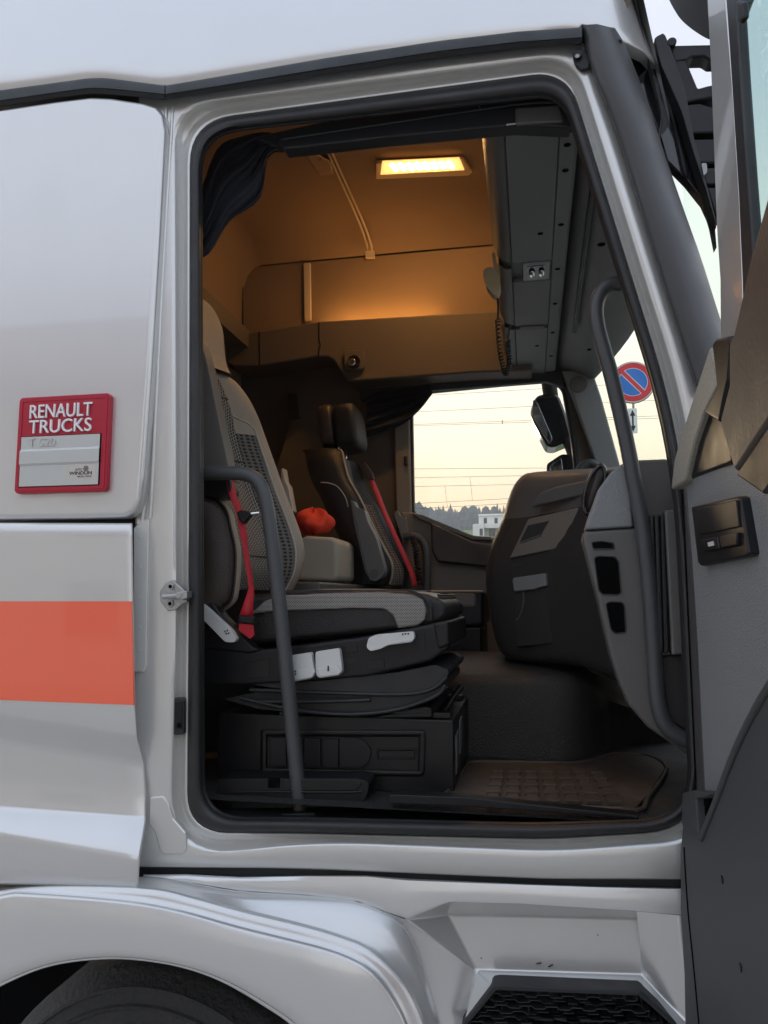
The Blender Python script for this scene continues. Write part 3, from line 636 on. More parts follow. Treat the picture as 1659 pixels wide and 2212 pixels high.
# far mirrors outside
mr = tag(slab('far_mirror', rloop([(1158, 852, 14), (1206, 848, 16), (1226, 900, 30), (1238, 948, 12), (1196, 966, 16), (1180, 964, 10), (1143, 892, 16)], 6), 4.42, .22, 'gloss_black', truck, .02, 4), None)
slab('mirror_face', rloop([(1152, 862, 6), (1160, 868, 6), (1194, 948, 6), (1188, 958, 6), (1176, 944, 10), (1148, 894, 12)], 5), 4.405, .02, 'mirror_glass', mr, .003)
tube('mirror_arm', [P(1183, 800, 4.42), P(1186, 830, 4.42), P(1190, 856, 4.48)], .045, 'black_trim', mr); tube('mirror_arm', [P(1222, 940, 4.46), P(1236, 975, 4.44), P(1244, 1010, 4.44), P(1246, 1120, 4.42)], .035, 'black_trim', mr)
m2 = slab('far_mirror', rloop([(1181, 1002, 6), (1214, 980, 8), (1250, 985, 6), (1252, 1060, 6), (1181, 1060, 6)], 5), 4.42, .18, 'gloss_black', truck, .015, 4)
slab('mirror_face', rloop([(1188, 1006, 4), (1213, 989, 5), (1220, 1060, 3), (1188, 1060, 3)], 5), 4.408, .02, 'mirror_glass', m2, .002)
tube('far_pillar_handle', [P(u, v, 3.92) for u, v in ((1300, 1015), (1276, 1000), (1256, 1010), (1246, 1035), (1250, 1090))], .022, 'rail_paint', truck, 12)

# ---------------- overhead lockers along the windscreen header
CX0, CX1, CZ = -.075, .118, 3.27
oc = grid('overhead_console', [[Vector((x, y, z + (y - 2) * -.028)) for x, z in ((-.10, 4.14), (-.105, 3.9), (-.10, 3.45), (-.092, 3.33), (-.075, 3.29), (-.05, CZ + .005), (.16, CZ), (.165, CZ + .06), (.17, 4.14))] for y in (1.93, 2.4, 3, 3.6, 4.06)], 'console', truck, sharp=50)
def ccell(name, y0, y1, x0, x1, dz, m, par, bev=.004, th=.02):
    V = [Vector((x, y, CZ - dz - (y - 2) * .028)) for x, y in ((x0, y0), (x1, y0), (x1, y1), (x0, y1))]
    return prism(name, V, (0, 0, th), m, par, bev)
def yfor(v): return PZ(1150, v, CZ - .03).y
ydoor = [yfor(v) for v in (276, 292, 566, 601, 694, 700, 796)]
ccell('locker_latch', 1.96, ydoor[1] - .004, -.04, .105, .012, 'console', oc)
ccell('latch_strip', ydoor[1] - .03, ydoor[1] - .006, -.035, .10, .015, 'lever', oc, .001, .01)
ccell('locker_lid', ydoor[1] + .003, ydoor[2] - .01, -.04, .105, .014, 'console', oc)
ccell('locker_lid', ydoor[3] + .01, ydoor[4] - .005, -.04, .105, .014, 'console', oc)
ccell('locker_lid', ydoor[5] + .005, 4.02, -.04, .105, .012, 'console', oc)
lp = ccell('console_lamp', ydoor[2], ydoor[3], .0, .10, .016, 'galvanised', oc)
ccell('lamp_window', ydoor[2] + .02, ydoor[3] - .02, .016, .085, .018, 'gloss_black', lp, .001)
for x in (.034, .07): ball('lamp_reflector', Vector((x, (ydoor[2] + ydoor[3]) / 2, CZ - .046)), (.012, .03, .008), 'chrome', lp, 8)
ccell('handle_lip', ydoor[4] - .004, ydoor[5] + .002, -.02, .09, .020, 'console_edge', oc, .002, .01)
ccell('screw_strip', 1.97, 4.0, .108, .152, .010, 'console', oc, .003)
for v in (335, 386, 495, 584, 654, 712, 759):
    y = yfor(v); disc('screw_recess', Vector((.130, y, CZ - .0105 - (y - 2) * .028)), (0, 0, -1), .010, .0006, 'shadow_gap', oc, 14, 0, sx=1, sz=1.0)
y = yfor(507); disc('lid_lock', Vector((.062, y, CZ - .0145 - (y - 2) * .028)), (0, 0, -1), .010, .0008, 'shadow_gap', oc, 14, 0)
y = yfor(736); disc('lid_lock', Vector((.06, y, CZ - .0125 - (y - 2) * .028)), (0, 0, -1), .010, .0008, 'shadow_gap', oc, 14, 0)
for k, (va_, vb_) in enumerate(((280, 560), (575, 690), (700, 795))):
    y0, y1 = yfor(va_), yfor(vb_); rr = []
    for i in range(9):
        y = y0 + (y1 - y0) * i / 8; dz = (y - 2) * -.028
        rr.append([Vector((x, y, z + dz)) for x, z in ((-.115, 3.42), (-.108, 3.33), (-.088, 3.275), (-.06, CZ - .012), (-.043, CZ - .013), (-.043, CZ + .02))])
    grid('console_edge', rr, 'console_edge', oc, sharp=60)
# header panel to the windscreen, with its curved front edge
rr = []
for i in range(15):
    t = i / 14; y = 1.95 + 2.1 * t; xf = .36 + .14 * math.sin(math.pi * min(1, max(0, t))) ; dz = (y - 2) * -.028
    rr.append([Vector((.150, y, CZ + .10 + dz)), Vector((.172, y, CZ + .045 + dz)), Vector((.20, y, CZ + .01 + dz)), Vector((.30, y, CZ - .035 + dz)), Vector((xf - .03, y, CZ - .06 + dz)), Vector((xf, y, CZ - .055 + dz)), Vector((xf + .01, y, CZ + dz)), Vector((.22, y, 4.2))])
hp = grid('header_panel', rr, 'console', truck, sharp=55)
grid('roof_front', [[r[-2] + Vector((.018, 0, 0)), r[-1] + Vector((.018, 0, .06))] for r in rr], 'silver', truck)
for v, x in ((520, .27), (735, .31)):
    p = PZ(1300, v, CZ - .04); disc('header_plug', Vector((x, p.y, CZ - .036 - (p.y - 2) * .028)), (0, 0, -1), .014, .003, 'shadow_gap', hp, 16, .001)
tube('blind_rod', [Vector((.215, 2.05, CZ - .012)), Vector((.225, 3.4, CZ - .065))], .010, 'plastic_black', hp, 8, 1)
# inner header rail over the opening
slab('header_lining', [(545, 296), (700, 262), (830, 240), (1110, 198), (1226, 204), (1236, 262), (1112, 258), (830, 284), (600, 318)], 1.915, .03, 'black_trim', truck, .004)
slab('inner_header', [(600, 302), (830, 268), (1108, 228), (1214, 222), (1232, 250), (1232, 275), (1112, 270), (830, 297), (612, 322)], 1.90, .05, 'black_trim', truck, .006)
tube('header_piping', [P(u, v, 1.897) for u, v in ((608, 301), (830, 268), (1108, 227), (1200, 222))], .0022, 'rail_paint', truck, 6, 4)
slab('header_end', [(1112, 232), (1208, 225), (1218, 262), (1114, 268)], 1.895, .05, 'dash', truck, .006)

# ---------------- passenger seat (nearest)
def seat_back(name, par, ridge, Ya, Yb, m, back=.15, skew=0.):
    rows = []
    for X, z, inset, bol in ridge:
        a, b = Ya + inset, Yb - inset; wd = b - a; e = min(.05, wd * .12)
        rows.append([Vector((X - back, a + .03, z)), Vector((X - back * .7, a, z)), Vector((X - .05, a - .004, z)), Vector((X - .012, a + e * .35, z)), Vector((X, a + e, z)), Vector((X - bol * .35, a + e * 1.8, z)), Vector((X - bol, a + e * 2.9, z)), Vector((X - bol * 1.1, (a + b) / 2, z)),
                     Vector((X - bol, b - e * 2.9, z)), Vector((X - bol * .35, b - e * 1.8, z)), Vector((X, b - e, z)), Vector((X - .012, b - e * .35, z)), Vector((X - .05, b + .004, z)), Vector((X - back * .7, b, z)), Vector((X - back, b - .03, z))])
    rows = [[p - Vector((skew * (Yb - p.y) / (Yb - Ya), 0, 0)) for p in r] for r in rows]
    top = [Vector((p.x - .03, p.y + ((Ya + Yb) / 2 - p.y) * .15, p.z + .02)) for p in rows[-1]]; rows.append(top)
    den = [smoothpath(r, 4) for r in rows]
    den = [list(r) for r in zip(*[smoothpath(c, 4) for c in zip(*den)])]
    mid_ = sum(den[-1], Vector()) / len(den[-1]) + Vector((-.02, 0, .008))
    o = grid(name, den + [[p.lerp(mid_, .5) + Vector((0, 0, .004)) for p in den[-1]], [mid_] * len(den[-1])], m, par, closed=True, sharp=85)
    return o, den
def inset_panel(name, par, den, c0, c1, i0, i1, m, off, crown=0):
    out = []
    for i in range(i0, i1):
        out.append([den[i][k] + Vector((off + crown * math.sin(math.pi * (k - c0) / (c1 - c0)), 0, off * .25)) for k in range(c0, c1 + 1)])
    out = [[p + Vector((-off * 1.5, 0, 0)) for p in out[0]]] + out + [[p + Vector((-off * 1.5, 0, 0)) for p in out[-1]]]
    out = [[r[0] + Vector((-off * 1.5, 0, 0))] + r + [r[-1] + Vector((-off * 1.5, 0, 0))] for r in out]
    return grid(name, out, m, par, sharp=60)
YA, YB = 2.02, 2.54
silh = [(634, 1275), (652, 1240), (659, 1207), (657, 1174), (641, 1123), (619, 1068), (597, 1006), (575, 944), (561, 897), (545, 858), (530, 832)]
ridge = []
for i, (u, v) in enumerate(silh):
    p = P(u, v, YB - .05); ins = 0 if i < 8 else (.012, .03, .06)[i - 8]; ridge.append((p.x, p.z, ins, (.05, .06, .075, .085, .088, .088, .085, .075, .06, .045, .03)[i]))
seat, srows = seat_back('passenger_seat', truck, ridge, YA, YB, 'leather', .15, .09)
tag(seat, 'grey and black passenger seat nearest the open door')
inset_panel('fabric_insert', seat, srows, 19, 33, 0, 41, 'fabric', .003, .004)
for c0, c1 in ((16, 19), (33, 37)): inset_panel('perforated_panel', seat, srows, c0, c1, 0, 29, 'perforated', .0022)
for c in (37.4, 15.6):
    k = int(c); tube('stitching', [srows[i][k].lerp(srows[i][k + 1], c - k) + Vector((.002, 0, .0)) for i in range(0, 30)] + [srows[30][k + (-1 if c > 25 else 2)] + Vector((.003, 0, 0)), srows[31][k + (-4 if c > 25 else 5)] + Vector((.004, 0, 0))], .0022, 'thread', seat, 6, 1)
for i in (8, 24, 34):
    tube('fabric_seam', [srows[i][k] + Vector((.0065, 0, .001)) for k in range(19, 34)], .0022, 'leather_black', seat, 6, 1)
# integrated head restraint
hs = [(508, 812), (502, 804), (496, 785), (493, 760), (489, 718), (478, 685), (465, 664), (440, 646)]
hr_ = []
for i, (u, v) in enumerate(hs):
    p = P(u, v, 2.42); hr_.append((p.x, p.z, (0, 0, 0, 0, 0, .006, .02, .035)[i], .012))
hd, _ = seat_back('head_restraint', seat, hr_, 2.13, 2.43, 'leather', .12, .05)
# near bolster, lower side of the backrest
bo = [(499, 1323), (512, 1300), (520, 1270), (524, 1215), (522, 1180), (513, 1140), (504, 1105), (495, 1078)]
rows = []
for i, (u, v) in enumerate(bo):
    p = P(u, v, 2.03); e = 0 if 0 < i < 7 else .02
    rows.append([p + Vector((x - e, y, 0)) for x, y in ((-.17, .02), (-.17, -.045), (-.10, -.062), (-.05, -.058), (-.012, -.04), (0, -.01), (-.02, .03), (-.10, .06))])
rows = [[r.lerp(sum(rows[0], Vector()) / 8, .6) + Vector((0, 0, -.012)) for r in rows[0]]] + rows + [[r.lerp(sum(rows[-1], Vector()) / 8, .6) + Vector((0, 0, .012)) for r in rows[-1]]]
grid('side_bolster', rows, 'leather_brown', seat, closed=True, sub=1)
den = [smoothpath(r[2:7], 4) for r in rows[1:-1]]; den = [list(r) for r in zip(*[smoothpath(c, 4) for c in zip(*den)])]
grid('bolster_front', [[p + Vector((.001, -.003, 0)) for p in r[9:]] for r in den], 'leather', seat, sharp=80)
tube('bolster_piping', [r[9] + Vector((.001, -.004, 0)) for r in den], .003, 'leather_black', seat, 6, 1)
# raised armrest beside the backrest
ar = slab('armrest', rloop([(428, 720, 20), (444, 770, 20), (456, 826, 20), (475, 920, 20), (494, 1012, 12), (496, 1040, 8), (430, 1040, 8)], 5), 1.985, .06, 'dash', seat, .012, 4)
slab('armrest_hinge', rloop([(436, 1036, 10), (497, 1030, 10), (498, 1066, 12), (480, 1076, 12), (436, 1074, 10)], 5), 1.975, .07, 'plastic_black', seat, .012, 4)
# cushion: black leather body, cloth band along the side, leather nose
def extr_xz(name, pts, Ya, Yb, m, par, bevel, seg=4, **k):
    return prism(name, [Vector((p[0], Ya, p[1])) for p in pts], (0, Yb - Ya, 0), m, par, bevel, seg, **k)
def xz(uv, Y): return [(P(u, v, Y).x, P(u, v, Y).z) for u, v in uv]
extr_xz('seat_cushion', xz([(540, 1285), (612, 1280), (707, 1276), (800, 1276), (880, 1277), (925, 1283), (955, 1295), (966, 1312), (966, 1338), (935, 1350), (860, 1362), (700, 1378), (560, 1392), (500, 1392)], 2.04), 2.04, 2.53, 'leather_black', seat, .018, 5, sharp=35)
extr_xz('cushion_cloth', xz([(600, 1287), (720, 1281), (830, 1280), (890, 1284), (915, 1296), (922, 1318), (918, 1340), (902, 1352), (860, 1358), (850, 1330), (830, 1315), (760, 1314), (600, 1320), (540, 1326), (570, 1300)], 2.032), 2.028, 2.06, 'fabric_side', seat, .006, 3)
extr_xz('cushion_top_cloth', xz([(600, 1277), (707, 1272), (800, 1272), (885, 1274), (885, 1282), (707, 1284), (600, 1286)], 2.1), 2.10, 2.47, 'fabric', seat, .008, 3)
for u0, u1, Yk in ((892, 902, 2.028),):
    tube('nose_seam', [P(a, b, Yk) for a, b in ((880, 1274), (912, 1288), (930, 1310), (932, 1340))], .004, 'leather_black', seat, 6)
for k in range(9):
    z_ = k * .007
    tube('nose_rib', [Vector((P(935, 1290, 2.04).x + .012 + .0035 * k - .0006 * k * k * .6, y, P(935, 1286, 2.04).z - z_ * .95)) for y in (2.07, 2.5)], .004, 'leather_black', seat, 6, 1)
# shroud with levers
shr = slab('seat_shroud', [(436, 1392), (552, 1404), (640, 1394), (773, 1377), (880, 1358), (950, 1344), (969, 1342), (971, 1400), (930, 1428), (860, 1446), (790, 1462), (594, 1476), (448, 1484), (436, 1484)], 1.985, .55, 'plastic_black', seat, .010, 4, sharp=40)
slab('recliner_cover', [(436, 1290), (460, 1300), (480, 1330), (545, 1396), (560, 1404), (540, 1412), (436, 1400)], 1.975, .05, 'plastic_black', seat, .008)
def lever(uv, Y, sym):
    l = slab('lever', rloop([(*p, 5) for p in uv], 4), Y, .022, 'lever', seat, .004, 3); return l
l1 = lever([(796, 1378), (812, 1371), (893, 1364), (896, 1378), (890, 1387), (838, 1394), (822, 1402), (800, 1407), (791, 1398)], 1.963, None)
slab('lever_groove', [(822, 1400), (836, 1388), (893, 1379), (892, 1384), (838, 1393)], 1.9615, .003, 'lever', l1, .001)
l2 = lever([(628, 1416), (672, 1409), (677, 1440), (681, 1452), (674, 1465), (632, 1473), (624, 1472)], 1.963, None)
l3 = lever([(681, 1408), (733, 1400), (738, 1436), (739, 1452), (732, 1459), (689, 1465), (682, 1456)], 1.963, None)
l4 = lever([(430, 1300), (446, 1312), (500, 1362), (511, 1380), (505, 1388), (486, 1387), (444, 1344), (430, 1332)], 1.955, None)
for l, pts in ((l2, [(626, 1450), (668, 1441), (680, 1452), (674, 1464), (632, 1471)]), (l3, [(684, 1443), (727, 1436), (738, 1450), (732, 1458), (690, 1463)])):
    slab('lever_lip', pts, 1.958, .012, 'lever', l, .003)
for c, l in (((638, 1450), l2), ((638, 1456), l2)):
    disc('lever_mark', P(c[0], c[1], 1.9575), (0, -1, 0), .0032, .0006, 'ink', l, 4, 0)
for c in ((709, 1440), (709, 1444), (709, 1448)): disc('lever_mark', P(c[0], c[1], 1.9575), (0, -1, 0), .0026, .0006, 'ink', l3, 8, 0)
for c in ((870, 1370), (876, 1369), (882, 1369)): disc('lever_mark', P(c[0], c[1], 1.9627), (0, -1, 0), .0026, .0006, 'ink', l1, 8, 0)
for c in ((486, 1364), (491, 1362), (489, 1369), (494, 1368)): disc('lever_mark', P(c[0], c[1], 1.9547), (0, -1, 0), .0026, .0006, 'ink', l4, 8, 0)
for c in ((1, [(745, 1396), (772, 1392), (773, 1409), (745, 1413)]), (1, [(745, 1421), (773, 1417), (774, 1434), (746, 1437)]), (1, [(792, 1428), (831, 1421), (831, 1443), (793, 1449)]), (1, [(531, 1430), (583, 1423), (583, 1462), (531, 1468)]), (1, [(904, 1368), (916, 1366), (920, 1405), (908, 1410)])):
    slab('blank_button', c[1], 1.9835, .004, 'seat_metal', seat, .0012, 2)
slab('shroud_end', [(935, 1346), (970, 1340), (972, 1392), (946, 1404)], 1.978, .04, 'plastic_black', seat, .008)
# rubber bellows
for k, (uv, m_) in enumerate((([(540, 1478), (700, 1470), (860, 1452), (940, 1436), (970, 1448), (966, 1462), (935, 1486), (880, 1497), (790, 1496), (620, 1490)], 'rubber'), ([(560, 1494), (700, 1500), (870, 1500), (935, 1490), (955, 1470), (960, 1492), (900, 1522), (800, 1540), (700, 1545), (560, 1532), (480, 1510)], 'rubber'), ([(600, 1535), (720, 1548), (800, 1545), (920, 1524), (935, 1530), (935, 1552), (600, 1556)], 'seat_metal'))):
    slab('bellows_fold', rloop([(*p, 8) for p in uv], 4), 2.0 + .012 * k, .48, m_, seat, .010, 4, sharp=40)
for pts in ([(540, 1490), (700, 1496), (860, 1500), (930, 1490), (966, 1462)], [(520, 1508), (640, 1534), (760, 1543), (860, 1532), (940, 1504), (962, 1480)], [(560, 1516), (700, 1515), (800, 1512)]):
    tube('bellows_bead', [P(u, v, 2.0) for u, v in pts], .0055, 'rubber', seat, 8)
# metal seat box
bx0, bx1 = P(500, 1600, 2.02).x, P(980, 1600, 2.02).x
sbx = bbox('seat_box', (P(470, 1600, 2.02).x, bx1), (2.02, 2.50), (FZ, P(980, 1556, 2.02).z), 'seat_metal', seat, .004)
fr = rloop([(562, 1576, 8), (920, 1577, 12), (917, 1679, 12), (562, 1672, 8)], 5)
rows = [[P(u, v, 2.02 + d) for u, v in grow(fr, -g)] for g, d in ((0, .002), (2, -.010), (7, -.012), (12, -.010), (15, .0))]
grid('box_frame', rows, 'seat_metal', seat, closed=True, sharp=60)
for uv in ([(584, 1594), (618, 1594), (618, 1656), (584, 1656)], [(622, 1595), (654, 1595), (654, 1657), (622, 1657)], [(658, 1596), (692, 1596), (692, 1657), (658, 1657)], [(696, 1597), (731, 1597), (731, 1658), (696, 1658)]):
    slab('box_rib', uv, 2.012, .01, 'plastic_black', seat, .002)
slab('box_lid', rloop([(735, 1594, 2), (780, 1594, 30), (805, 1622, 30), (790, 1658, 30), (735, 1658, 2)], 5), 2.011, .01, 'plastic_black', seat, .002)
sl2 = rloop([(813, 1617, 3), (899, 1617, 3), (899, 1641, 3), (813, 1641, 3)], 4)
grid('box_slot', [[P(u, v, 2.02 + d) for u, v in grow(sl2, -g)] for g, d in ((0, .0), (1, -.004), (3, -.004), (5, .0))], 'seat_metal', seat, closed=True)
bxe = P(980, 1556, 2.02)
for y0, z0_, z1_ in ((2.06, 1.53, 1.63), (2.17, 1.56, 1.65)):
    prism('box_label', [Vector((bx1 + .001, y0, z0_)), Vector((bx1 + .001, y0 + .07, z0_ + .01)), Vector((bx1 + .001, y0 + .07, z1_ + .005)), Vector((bx1 + .001, y0, z1_))], (.002, 0, 0), 'galvanised', seat, 0)
bbox('slide_rail', (P(690, 1550, 2.03).x, bx1 - .01), (2.04, 2.07), (bxe.z + .001, bxe.z + .016), 'seat_metal', seat, .002)
bbox('slide_rail', (P(690, 1550, 2.03).x, bx1 - .01), (2.40, 2.43), (bxe.z + .001, bxe.z + .016), 'seat_metal', seat, .002)
tube('slide_lever', [P(u, v, 2.1) for u, v in ((905, 1535), (950, 1540), (962, 1535), (980, 1505), (998, 1482))], .008, 'seat_metal', seat, 8)
# seat belt
blt = ribbon('seat_belt', [P(u, v, 1.985) for u, v in ((497, 1040), (504, 1072), (515, 1100), (521, 1120), (527, 1160), (535, 1215), (543, 1272), (542, 1300))], [Vector((.014, .02, 0))] * 4 + [Vector((.008, .02, 0))] * 3, 'belt_red', seat)
mk('belt_tongue_web', [P(u, v, Y) for u, v, Y in ((538, 1268, 1.97), (547, 1268, 1.975), (547, 1332, 1.97), (516, 1332, 1.955), (522, 1316, 1.96))], [[0, 1, 2, 3, 4]], 'belt_red', blt, solid=.003)
slab('belt_buckle', [(515, 1329), (549, 1333), (548, 1348), (514, 1344)], 1.945, .02, 'plastic_black', blt, .003)
slab('belt_end', [(516, 1346), (546, 1349), (549, 1372), (540, 1381), (514, 1362)], 1.952, .008, 'belt_red', blt, .003)
slab('belt_guide', [(510, 1106), (520, 1101), (540, 1106), (541, 1113), (531, 1124), (524, 1132), (516, 1124)], 1.965, .025, 'plastic_black', blt, .005)
tube('guide_pin', [P(538, 1110, 1.975), P(560, 1107, 1.98)], .0045, 'chrome', blt, 8, 1)
# floor tray beside the seat box
tr = slab('floor_tray', rloop([(470, 1682, 6), (775, 1682, 18), (797, 1690, 14), (795, 1712, 14), (780, 1742, 14), (470, 1748, 6)], 5), 1.915, .09, 'plastic_black', truck, .006)
slab('tray_well', rloop([(612, 1684, 4), (770, 1684, 14), (782, 1692, 10), (770, 1708, 10), (612, 1708, 4)], 5), 1.912, .01, 'seat_metal', tr, .003)
slab('tray_socket', [(579, 1682), (604, 1682), (603, 1702), (578, 1702)], 1.911, .01, 'shadow_gap', tr, .001)
tube('tray_lip', [P(u, v, 1.912) for u, v in ((472, 1712), (560, 1711), (740, 1712), (782, 1710))], .003, 'plastic_black', tr, 6)
# floor grab rail
gh = tube('grab_rail', [P(u, v, 1.925) for u, v in ((425, 1023), (470, 1022), (520, 1023), (548, 1032), (566, 1055), (577, 1095), (585, 1150), (595, 1230), (612, 1380), (632, 1580), (650, 1760), (653, 1790))], .0195, 'rail_paint', truck, 18)
slab('rail_foot', [(606, 1758), (680, 1756), (682, 1766), (606, 1770)], 1.88, .09, 'plastic_black', gh, .004)

# ---------------- driver's seat (far)
YC, YD = 3.34, 3.86
sil2 = [(846, 1262), (851, 1243), (850, 1218), (836, 1190), (816, 1152), (798, 1113), (780, 1075), (766, 1052), (754, 1028), (744, 995), (736, 972)]
ridge2 = []
for i, (u, v) in enumerate(sil2):
    p = P(u, v, YC + .05); ridge2.append((p.x, p.z, (0, 0, 0, 0, 0, 0, 0, .005, .012, .03, .06)[i], (.05, .06, .07, .075, .075, .075, .07, .06, .05, .04, .03)[i]))
ds, drw = seat_back('driver_seat', truck, ridge2, YC, YD, 'leather_black', .19)
tag(ds, "dark driver's seat by the far window")
inset_panel('fabric_insert', ds, drw, 23, 32, 0, 41, 'fabric', .003, .004)
for c0, c1 in ((20, 23), (32, 36)): inset_panel('perforated_panel', ds, drw, c0, c1, 0, 26, 'perforated', .0022)
tube('seat_piping', [drw[i][13] + Vector((.003, -.002, 0)) for i in range(0, 42)], .006, 'leather', ds, 8, 1)
tube('stitching', [P(u, v, YC - .006) for u, v in ((693, 1042), (712, 1044), (730, 1052), (746, 1074), (752, 1095))], .0022, 'thread', ds, 6)
hp0 = P(748, 928, 3.6)
rt = Matrix.Rotation(R(-8), 3, 'Y')
ball('head_restraint', hp0 + Vector((.02, 0, 0)), (.065, .135, .115), 'leather_black', ds, 16, rt, 4.5)
ball('head_restraint_back', hp0 + Vector((-.078, 0, .005)), (.045, .13, .11), 'leather_brown', ds, 16, rt, 4.5)
for y in (3.53, 3.67): tube('restraint_post', [hp0 + Vector((-.02, y - 3.6, -.10)), hp0 + Vector((-.015, y - 3.6, -.22))], .007, 'chrome', ds, 8, 1)
arm = slab('armrest', rloop([(757, 1079, 3), (764, 1082, 4), (770, 1096, 4), (786, 1100, 4), (795, 1130, 10), (812, 1160, 20), (832, 1232, 10), (826, 1248, 10), (806, 1258, 10), (790, 1240, 10), (765, 1130, 10)], 4), 3.26, .07, 'console', ds, .010, 4)
slab('armrest_edge', [(757, 1082), (762, 1083), (790, 1215), (800, 1255), (792, 1240), (764, 1130)], 3.255, .02, 'console_edge', arm, .003)
disc('armrest_pivot', P(808, 1238, 3.257), (0, -1, 0), .020, .004, 'dash', arm)
arm2 = slab('armrest', rloop([(850, 1108, 4), (858, 1102, 4), (866, 1116, 4), (876, 1116, 4), (884, 1160, 8), (872, 1175, 8)], 4), 3.92, .05, 'console', ds, .008, 4)
b2 = ribbon('seat_belt', [P(u, v, 3.78) for u, v in ((800, 1032), (812, 1058), (830, 1105), (852, 1155), (875, 1205), (890, 1240), (897, 1266))], Vector((.018, .03, .008)), 'belt_red', ds)
slab('belt_tower', rloop([(776, 993, 4), (786, 996, 4), (804, 1022, 6), (806, 1036, 4), (792, 1028, 5)], 4), 3.75, .05, 'leather_brown', b2, .006)
dcx = P(905, 1270, 3.4)
bbox('seat_cushion', (P(800, 1265, 3.4).x, P(1046, 1300, 3.4).x), (YC + .02, YD - .02), (1.87, 2.03), 'leather_black', ds, .02, seg=5)
bbox('cushion_cloth', (P(960, 1285, 3.34).x, P(1030, 1285, 3.34).x), (YC + .012, YD - .05), (1.95, 2.020), 'fabric_side', ds, .02)
tube('cushion_piping', [Vector((P(930, 1285, 3.34).x, YC + .015, 2.024)), Vector((P(1030, 1285, 3.34).x, YC + .015, 2.024)), Vector((P(1042, 1285, 3.34).x, YC + .05, 2.018))], .006, 'leather', ds, 8)
bbox('seat_base', (P(700, 1400, 3.4).x, P(1042, 1400, 3.4).x), (YC + .03, YD - .05), (1.5, 1.868), 'plastic_black', ds, .01)

# air hose coil beside the driver's seat
def coil(name, pts, r, turns, wr, m, parent, step=10):
    path = smoothpath(pts, 12); n = turns * step; out = []
    for i in range(n + 1):
        s = i / n * (len(path) - 1); k = min(int(s), len(path) - 2); p = path[k].lerp(path[k + 1], s - k); t = (path[k + 1] - path[k]).normalized()
        a = t.cross(Vector((.3, 1, .1))).normalized(); b = t.cross(a); ang = 2 * math.pi * i / step
        out.append(p + a * math.cos(ang) * r + b * math.sin(ang) * r)
    return tube(name, out, wr, m, parent, 5, 1)
tag(coil('air_hose', [P(u, v, 3.88) for u, v in ((894, 1165), (900, 1195), (903, 1225), (905, 1262))], .016, 14, .005, 'plastic_black', None), 'black coiled air hose hanging beside the far seat', 'hose')

# ---------------- dashboard
rowsd = [  # C silhouette, B edge of the drawer face, A near end, A2 under the windscreen
    ((1128, 1020), (1163, 1024), (1290, 1018), (1330, 1010)),
    ((1112, 1032), (1150, 1042), (1287, 1026), (1330, 1020)),
    ((1099, 1052), (1142, 1072), (1282, 1042), (1326, 1040)),
    ((1086, 1090), (1146, 1094), (1276, 1062), (1322, 1060)),
    ((1077, 1123), (1139, 1119), (1270, 1090), (1318, 1085)),
    ((1056, 1170), (1098, 1208), (1258, 1176), (1312, 1170)),
    ((1040, 1225), (1093, 1222), (1258, 1188), (1312, 1180)),
    ((1043, 1285), (1098, 1300), (1257, 1280), (1320, 1280)),
    ((1062, 1387), (1113, 1402), (1256, 1388), (1345, 1400)),
    ((1078, 1413), (1124, 1424), (1253, 1415), (1360, 1460)),
    ((1094, 1430), (1136, 1433), (1250, 1438), (1375, 1520))]
V_ = []
for i, r in enumerate(rowsd):
    c = P(*r[0], 2.86); b = P(*r[1], 2.70); a = P(*r[2], 2.50); a2 = P(*r[3], 2.22)
    V_.append([Vector((c.x + .06, 3.9, c.z)), Vector((c.x + .02, 3.2, c.z)), c, c.lerp(b, .5) + Vector((-.008, -.03, 0)), b, a, a2])
top = [Vector((.75, p.y, p.z + .02)) for p in V_[0]]
bot = [p + Vector((.5, .1, -.03)) for p in V_[-1]]
db = grid('dashboard', [top, [p + Vector((.06, .02, .006)) for p in V_[0]]] + V_[:5], 'dash', truck, sub=1)
grid('dash_lower', V_[4:] + [bot], 'dash_lower', db, sub=1)
def onface(u, v, off):      # a point on the drawer face, 'off' in front of it
    e0, e1 = P(1098, 1208, 2.70), P(1258, 1176, 2.50); n = Vector((e1 - e0)).cross(Vector((0, 0, 1))).normalized()
    if n.y > 0: n = -n
    return PP(u, v, e0 + n * off, n), n
def dplate(name, uv, off, th, m, bevel=.004, parent=None):
    pts = [onface(u, v, off)[0] for u, v in uv]; n = onface(0, 0, 0)[1]
    return prism(name, pts, -n * th, m, parent or db, bevel)
dp = dplate('shelf_panel', [(1140, 1121), (1266, 1092), (1257, 1174), (1100, 1206)], .012, .03, 'taupe')
dplate('panel_recess', [(1122, 1172), (1140, 1135), (1186, 1125), (1168, 1156)], .0135, .004, 'dash_lower', .001, dp)
dplate('recess_lip', [(1122, 1174), (1124, 1170), (1168, 1154), (1170, 1157)], .016, .004, 'console_edge', .001, dp)
dplate('pad_ledge', [(1152, 1082), (1168, 1062), (1196, 1052), (1268, 1036), (1264, 1068), (1146, 1096)], .014, .03, 'dash', .008)
dl = dplate('drawer', [(1102, 1222), (1242, 1192), (1250, 1384), (1116, 1398)], .008, .02, 'dash_lower')
dplate('drawer_handle', [(1106, 1254), (1108, 1248), (1177, 1238), (1179, 1266), (1160, 1270), (1154, 1273), (1110, 1278)], .022, .02, 'door_trim', .004, dl)
tube('handle_recess', [onface(u, v, .010)[0] for u, v in ((1130, 1272), (1131, 1300), (1124, 1328), (1116, 1340))], .0025, 'dash', dl, 6)
ball('air_vent', P(1284, 1058, 2.32), (.022, .06, .085), 'brown_trim', db, 12, Matrix.Rotation(R(18), 3, 'Y'), 2.6)
